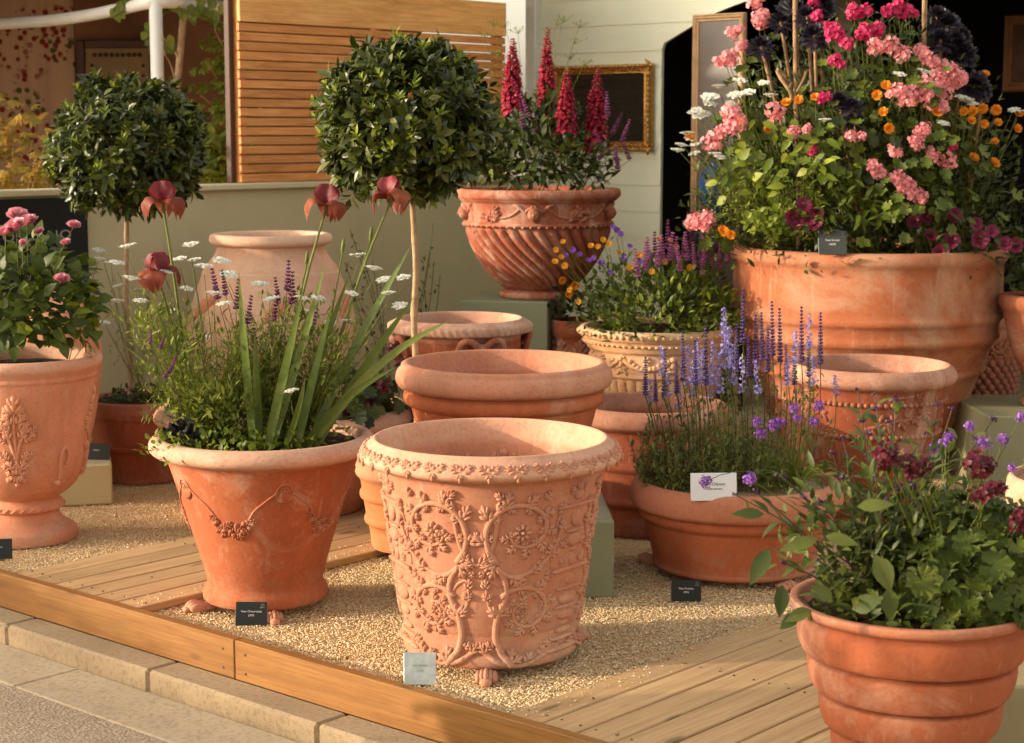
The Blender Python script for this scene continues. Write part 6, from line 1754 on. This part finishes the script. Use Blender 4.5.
upright('salvia', 'dark indigo salvia spikes at the right of the lavender bowl', V((lc_.x + .15, lc_.y + .03, lz)), [(487, 208, 345), (532, 222, 350), (505, 280, 380), (470, 300, 400)], ME['indigo'], .19, 6.08, G_GREY, 30, .009, G_DSTEM)
upright('catmint', 'pale lilac blue catmint spikes at the left of the lavender bowl', V((lc_.x - .15, lc_.y - .05, lz)), [(150, 305, 380), (215, 305, 400), (235, 295, 400), (120, 385, 440), (165, 370, 430), (225, 340, 430), (190, 400, 460), (245, 315, 400)], ME['nepeta'], .17, 5.97, G_GREY, 26, .010, G_STEM)
upright('catmint', 'pale lilac blue catmint spikes at the centre of the lavender bowl', V((lc_.x - .02, lc_.y - .02, lz)), [(300, 215, 330), (310, 260, 360), (275, 295, 400), (320, 300, 400), (290, 330, 420), (345, 330, 420), (265, 350, 430), (300, 240, 330), (380, 340, 420)], ME['nepeta'], .17, 6.03, G_GREY, 26, .010, G_STEM)
upright('catmint', 'pale lilac blue catmint spikes at the right of the lavender bowl', V((lc_.x + .16, lc_.y, lz)), [(505, 230, 310), (470, 270, 350), (570, 375, 425), (455, 330, 400), (515, 330, 400)], ME['nepeta'], .17, 6.05, G_GREY, 24, .010, G_STEM)
root = thing('catmint', 'fine grey green foliage mound at the foot of the spikes in the lavender bowl', 'plant', V((lc_.x - .06, lc_.y, lz)))
b = MB()
for i in range(260):
    x, y = rnd.uniform(-.26, .20), rnd.uniform(-.20, .22); hgt = rnd.uniform(.07, .27)*(1 - .5*abs(x + .02)/.3)
    if (x/.30)**2 + (y/.28)**2 > 1: continue
    p0, p1 = V((x, y, 0)), V((x*1.12 + rnd.gauss(0, .015), y*1.1 + rnd.gauss(0, .015), hgt)); b.tube([p0, p1], .0011, 3, False)
    for k in range(20): b.leaf(p0.lerp(p1, rnd.uniform(.1, 1)), rdir() + ZU*.35, ZU, rnd.uniform(.016, .034), rnd.uniform(.006, .011), .2, .2, 2)
b.build('foliage', G_GREY, root)
vb = [(425, 490), (378, 487), (388, 515), (518, 487), (475, 478), (530, 450), (470, 455), (440, 490), (418, 497), (360, 625), (255, 632)]
base = V((lc_.x + .17, lc_.y - .12, lz)); root = thing('verbena', 'violet verbena pompoms on thin arching stems at the right of the lavender bowl', 'flower', base)
pts = [at(*lp(x, y), 5.72) - base for x, y in vb[:-2]] + [at(*lp(x, y), 5.62) - base for x, y in vb[-2:]]
sb = MB()
for p in pts: sb.tube(bend(V((0, 0, 0)), p, .05, 6), .0013, 4, False)
for i in range(26):
    e = V((rnd.uniform(-.13, .17), rnd.uniform(-.1, .1), rnd.uniform(.06, .22))); sb.tube(bend(V((0, 0, 0)), e, .05, 5), .0013, 4, False)
sb.build('stem', G_STEM, root)
lb = MB()
for i in range(46):
    a = rnd.uniform(-1.3, 1.3); L = rnd.uniform(.09, .19); tip = V((math.sin(a)*L, rnd.uniform(-.08, .06), L*math.cos(a)*.8)); lb.blade(bend(V((rnd.uniform(-.03, .03), 0, 0)), tip, .035, 6), .006, FRONT + ZU*.4)
lb.build('foliage', G_LIGHT, root)
heads(root, pts, ME['pom'], 'flower_head', 1.15, ZU*.5 + FRONT, .3)

# ------------------------------------------------------------------ stepped pot in front
Pf = POTS['step']; fc = Pf['loc']; fz = fc.z + Pf['soil'][1]*Pf['H']
G_PELAR = petal('pelargonium leaf', (.06, .105, .018), (.105, .17, .03), (.17, .24, .05), .3, .5)
def fp(x, y): return (730 + x/2.05, 380 + y/2.05)
base = V((fc.x + .10, fc.y + .0, fz)); root = thing('pelargonium', 'pelargonium with large ruffled leaves and crimson flowers at the right of the stepped pot', 'flower', base)
b = MB(); round_leaves(b, (.02, -.02, .09), (.20, .20, .18), 430, .030, -.6, .45, 9, .16); round_leaves(b, (-.02, -.10, .02), (.16, .12, .06), 90, .028, -.1, .3, 9, .16)
for (x, y) in [(470, 400), (500, 440), (540, 380), (410, 400), (590, 450), (490, 480), (380, 440), (440, 350), (560, 420), (395, 410)]:
    b.disc_leaf(at(*fp(x, y), fc.y - .17 + rnd.uniform(-.04, .04)) - base, FRONT + ZU*.6 + rdir()*.3, rnd.uniform(.030, .042), 9, .18)
b.build('foliage', G_PELAR, root)
crm = [(510, 165), (500, 175), (520, 172), (530, 225), (518, 232), (545, 222), (590, 290), (600, 285), (320, 155), (330, 150), (370, 175), (385, 180), (310, 162)]
pts = [at(*fp(x, y), fc.y - .16 + rnd.uniform(-.05, .05)) - base for x, y in crm]
sb = MB(); stemmed(sb, V((0, 0, .02)), pts, .0018)
for i in range(30): 
    e = rdir(); sb.tube(bend(V((0, 0, 0)), V((.02 + e.x*.15, e.y*.15, .08 + abs(e.z)*.12)), .02, 5), .002, 4, False)
sb.build('stem', G_STEM, root)
heads(root, pts, ME['crim'], 'flower_head', .62, FRONT + ZU*.3)
base = V((fc.x - .08, fc.y - .03, fz)); root = thing('dark_salvia', 'dark stemmed salvia with lance leaves drooping over the left of the stepped pot', 'plant', base)
sb = MB(); lb = MB(); stems = [(295, 28, 3.85), (270, 85, 3.8), (425, 50, 3.9), (380, 180, 3.8), (350, 215, 3.75), (320, 245, 3.72), (185, 250, 3.72), (95, 195, 3.7), (10, 235, 3.65), (110, 375, 3.62), (180, 370, 3.64), (55, 230, 3.66), (230, 200, 3.78), (240, 150, 3.85), (110, 200, 3.72), (330, 130, 3.9), (150, 240, 3.7), (260, 20, 3.9), (300, 60, 3.92), (340, 40, 3.95), (230, 120, 3.85), (455, 60, 4.0), (405, 110, 3.95), (210, 150, 3.8), (540, 80, 4.0)]
tops = []
for x, y, d in stems:
    p = at(*fp(x, y), d) - base; tops.append(p); f0 = V((rnd.uniform(-.05, .08), rnd.uniform(-.04, .04), 0)); sb.tube(bend(f0, p, .03, 7, V((rnd.uniform(-.5, .5), -.3, .4))), [.0026 - .0002*i for i in range(8)], 5, False)
    for k in range(13):
        t = rnd.uniform(.12, .95); q = f0.lerp(p, t) + V((0, 0, .03*4*t*(1-t)*.4)); s = rnd.uniform(.6, 1.15)
        lb.leaf(q, rdir() + ZU*.1 + (p - f0).normalized()*.4, ZU + FRONT*.3, .062*s*(1.15 - .5*t), .024*s*(1.15 - .5*t), .35, .2, 4, .42)
for x, y, dx, dz, L, W in [(80, 345, -.35, -.6, .085, .036), (108, 420, -.1, -.9, .068, .032), (325, 425, .05, -1, .070, .038), (165, 470, -.8, -.3, .06, .028), (195, 320, .9, -.15, .07, .028), (180, 325, -.9, -.2, .085, .028), (260, 260, .9, .15, .075, .028), (140, 480, -.6, -.4, .05, .028), (250, 470, .5, .3, .07, .04), (300, 360, .2, -.5, .08, .045), (70, 275, -.9, .1, .07, .024), (210, 450, -.5, .4, .06, .03)]:
    lb.leaf(at(*fp(x, y), 3.60) - base, V((dx, -.25, dz)), FRONT + ZU*.55, L, W, .15, .25, 5, .42)
canopy(lb, (.02, -.02, .10), (.25, .20, .30), 900, .038, .0125, .35, .7, .2, -.1, .3, 4, .42)
canopy(lb, (.02, -.03, .0), (.19, .16, .08), 340, .040, .019, .3, .7, .3, -.1, .3, 4, .42)
sb.build('stem', G_DSTEM, root); lb.build('foliage', petal('dusky leaf', (.045, .075, .018), (.085, .135, .032), (.15, .205, .055), .28, .5), root)
heads(root, [(p, rnd.uniform(.8, 1.3)) for p in tops], ME['bud'], 'flower_bud', .85, ZU, .4)
more = [(400, 210), (395, 200), (375, 215), (500, 120), (325, 85), (285, 110), (300, 60), (345, 225)]
heads(root, [at(*fp(x, y), 3.78) - base for x, y in more], ME['bud'], 'flower_bud', .9, ZU, .4)
base = V((fc.x + .06, fc.y + .10, fz)); root = thing('verbena', 'violet verbena pompoms on tall thin stems above the stepped pot', 'flower', base)
vl = [(445, 122), (438, 130), (525, 130), (418, 140), (490, 95), (560, 122), (578, 180), (597, 75), (515, 125), (450, 115), (40, 202)]
pts = [at(*fp(x, y), 4.0 + rnd.uniform(-.1, .1)) - base for x, y in vl[:-1]] + [at(*fp(40, 202), 3.7) - base]
sb = MB(); stemmed(sb, V((0, 0, 0)), pts, .0013); sb.build('stem', G_STEM, root); heads(root, pts, ME['pom'], 'flower_head', .85, ZU*.5 + FRONT, .4)
root = thing('pelargonium', 'small crimson pelargonium in the pale pot at the right edge', 'flower', soilpt('edge'))
b = MB(); round_leaves(b, (-.02, 0, .06), (.15, .15, .11), 60, .035, -.2); b.build('foliage', G_GERAN, root)

# ------------------------------------------------------------------ plants behind the low wall
def behind(px, d): q = at(px, 200, d); return V((q.x, d, -.09))
base = behind(183, 9.85); root = thing('birch_tree', 'thin pale birch trunk with a few hanging leaves behind the low wall', 'tree', base)
b = MB(); pts = [at(x, y, 9.85) - base for x, y in ((178, 190), (176, 130), (178, 80), (183, 20), (186, -60))]; pts = [V((pts[0].x*.9, 0, 0))] + pts
b.tube([V(q) for q in cr([tuple(p) for p in pts], 4)], .019, 10)
for x0, y0, x1, y1 in ((178, 90, 165, 55), (165, 55, 160, 20), (183, 20, 150, -8), (183, 15, 225, 25), (180, 60, 150, 30), (183, 15, 125, 5)):
    b.tube(bend(at(x0, y0, 9.85) - base, at(x1, y1, 9.7) - base, .03, 5), [.007, .006, .005, .004, .003, .002], 5, False)
b.build('trunk', M_BIRCH, root)
b = MB()
for x, y in [(116, 8), (120, 2), (128, 0), (142, 3), (155, 10), (150, 34), (154, 38), (168, 40), (172, 38), (150, 20), (190, 12), (195, 4), (206, 6), (216, 12), (160, 2), (200, -6), (135, -4), (178, 5), (170, 2), (222, 4), (212, 0)]:
    for k in range(3): b.leaf(at(x + rnd.uniform(-4, 4), y + rnd.uniform(-4, 4), 9.65) - base, V((rnd.uniform(-.5, .5), -.2, -.8)), FRONT + ZU*.3, rnd.uniform(.05, .08), .045, .1, .2, 4, .4)
b.build('crown', G_VINE, root)
base = behind(228, 9.75); root = thing('maple_sapling', 'green maple sapling with layered lobed leaves between birch trunk and slat fence', 'tree', base)
b = MB(); lb = MB()
for x0, y0, x1, y1 in ((222, 195, 236, 60), (232, 110, 205, 60), (233, 90, 250, 35), (230, 130, 200, 95), (228, 150, 250, 120), (226, 165, 205, 140), (234, 80, 215, 30), (233, 95, 262, 110), (228, 150, 210, 175), (230, 140, 245, 165)):
    b.tube(bend(at(x0, y0, 9.75) - base, at(x1, y1, 9.62) - base, .02, 5), .0045, 5, False)
b.tube([V((0, 0, 0)), at(222, 195, 9.75) - base], .007, 6)
b.build('trunk', M_CANE, root)
for i in range(300):
    x = rnd.gauss(228, 15); y = rnd.uniform(22, 186) + (x-228)*.0
    y = round(y/22)*22 + rnd.gauss(0, 5)
    if x > 252 and rnd.random() < .7: continue
    c = at(x, y, 9.66 + rnd.uniform(-.1, .25)) - base; nn = ZU*.75 + FRONT*.5 + rdir()*.4; nn.normalize(); e1 = nn.orthogonal().normalized(); e2 = nn.cross(e1); a0 = rnd.random()*6
    for j in range(5): aj = a0 + (j-2)*.72; lb.leaf(c, e1*math.cos(aj) + e2*math.sin(aj), nn, .05*(1 - .12*abs(j-2)), .020, .2, .15, 3, .4)
lb.build('crown', G_VINE, root)
base = behind(8, 9.0); root = thing('golden_maple', 'golden orange leaved maple shrub behind the low wall at the left edge', 'shrub', base)
b = MB(); lb = MB()
b.tube([V((0, 0, 0)), V((0, 0, .95))], .012, 6)
for i in range(46):
    x = rnd.uniform(-30, 50); y = rnd.uniform(95 + max(0, x)*.6, 200); y = round(y/17)*17 + rnd.gauss(0, 2)
    p = at(x, y, 9.0 + rnd.uniform(-.15, .25)) - base
    if i % 3 == 0: b.tube(bend(V((0, 0, .9)), p, .03, 5), .0016, 4, False)
    for k in range(7):
        c = p + V((rnd.gauss(0, .06), rnd.gauss(0, .05), rnd.gauss(0, .012))); nn = (ZU*.8 + FRONT*.5 + rdir()*.35).normalized(); e1 = nn.orthogonal().normalized(); e2 = nn.cross(e1); a0 = rnd.random()*6
        for j in range(5): aj = a0 + (j-2)*.62; lb.leaf(c, e1*math.cos(aj) + e2*math.sin(aj), nn, .055*(1 - .13*abs(j-2)), .017, .25, .15, 3, .4)
b.build('stem', M_CANE, root); lb.build('foliage', G_ACER, root)
root = thing('yew_hedge', 'green hedge strip behind the low wall under the slat fence edge', 'hedge', behind(215, 9.55)); b = MB()
for x, y in [(205 + rnd.uniform(0, 50), rnd.uniform(135, 200)) for _ in range(120)]:
    p = at(x, y, 9.5 + rnd.uniform(-.1, .15)) - root.location
    for k in range(4): b.leaf(p + rdir()*.03, rdir(), ZU + FRONT, .06, .03, .2, .2, 3)
b.tube([V((0, 0, 0)), V((0, 0, 1.3))], .012, 6); b.build('foliage', G_VINE, root)
# slender weeds before the low wall
base = V((at(385, 290, 8.7).x, 8.7, 0)); root = thing('wild_carrot', 'slender green weed with small leaves before the low wall, right of the oil jar', 'plant', base)
b = MB()
for x, y in [(433, 222), (430, 250), (440, 275), (425, 290), (434, 262), (350, 230), (360, 250), (372, 262), (380, 282), (345, 262), (352, 285)]:
    p = at(x, y, 8.7) - base; b.tube(bend(V((rnd.uniform(-.1, .1), 0, 0)), p, .04, 6, V((1, 0, 0))), .0018, 4, False)
    for k in range(16): t = rnd.uniform(.35, 1); b.leaf(p*t + rdir()*.02, rdir() + V((.3, 0, 0)), ZU, .035, .013, .2, .1, 3)
b.build('stem', G_MID, root)

b = MB()
for i in range(70):
    u_, w_ = rnd.uniform(.05, 1.6), rnd.uniform(gC - 1.2, gB); q = S(u_, w_); on = on_deck((q.x, q.y, 0))
    q.z = (DECK_Z if on else .004) + .003
    if abs(q.x) > .29*q.y or any((q.xy - P_['loc'].xy).length < P_['R']*.8 for P_ in POTS.values()): continue
    b.leaf(q, V((rnd.gauss(0, 1), rnd.gauss(0, 1), .1)), ZU + rdir()*.3, rnd.uniform(.008, .02), rnd.uniform(.006, .012), -.2, .3, 3)
tag(b.build('fallen_leaves', petal('dry fallen leaf', (.16, .07, .025), (.30, .14, .05), (.42, .26, .12))), 'small dry leaves and petals fallen on the decks and gravel', kind='stuff')

# ------------------------------------------------------------------ unseen hedge blocks added left of view to shade kerb and near deck
def hedge(label, c, L, depth, hgt, rz, seed, lump):
    r_ = random.Random(seed); root = thing('hedge', label, 'hedge', c, rz)  # added hedge block, out of view, there to cast shade
    b = MB(); R3 = lambda: V((r_.gauss(0, 1), r_.gauss(0, 1), r_.gauss(0, 1))).normalized()
    b.box((0, 0, hgt*.44), (L*.94, depth*.75, hgt*.86))
    n = int(L*hgt*900)
    for i in range(n):
        x = r_.uniform(-L/2, L/2); top = hgt + lump*noise.noise(V((x*1.7, seed, 0)))
        f = r_.random(); z = r_.uniform(.05, top) if f < .75 else top; y = (depth/2 if r_.random() < .5 else -depth/2) if f < .75 else r_.uniform(-depth/2, depth/2)
        d = R3(); b.leaf(V((x, y*r_.uniform(.85, 1.08), z)), d, ZU + d*.3, .10, .05, .2, .2, 2)
    b.build('foliage', G_DARK, root)
hedge('long hedge block added to cast shade, out of view far to the left', (-8.2, 4.4, -.165), 5.2, .6, 1.54, rad(90), 3, .10)
hedge('short hedge block added to cast shade near the kerb, out of view to the left', (-2.35, 3.25, -.165), 1.9, .5, 1.22, rad(90), 5, .10)
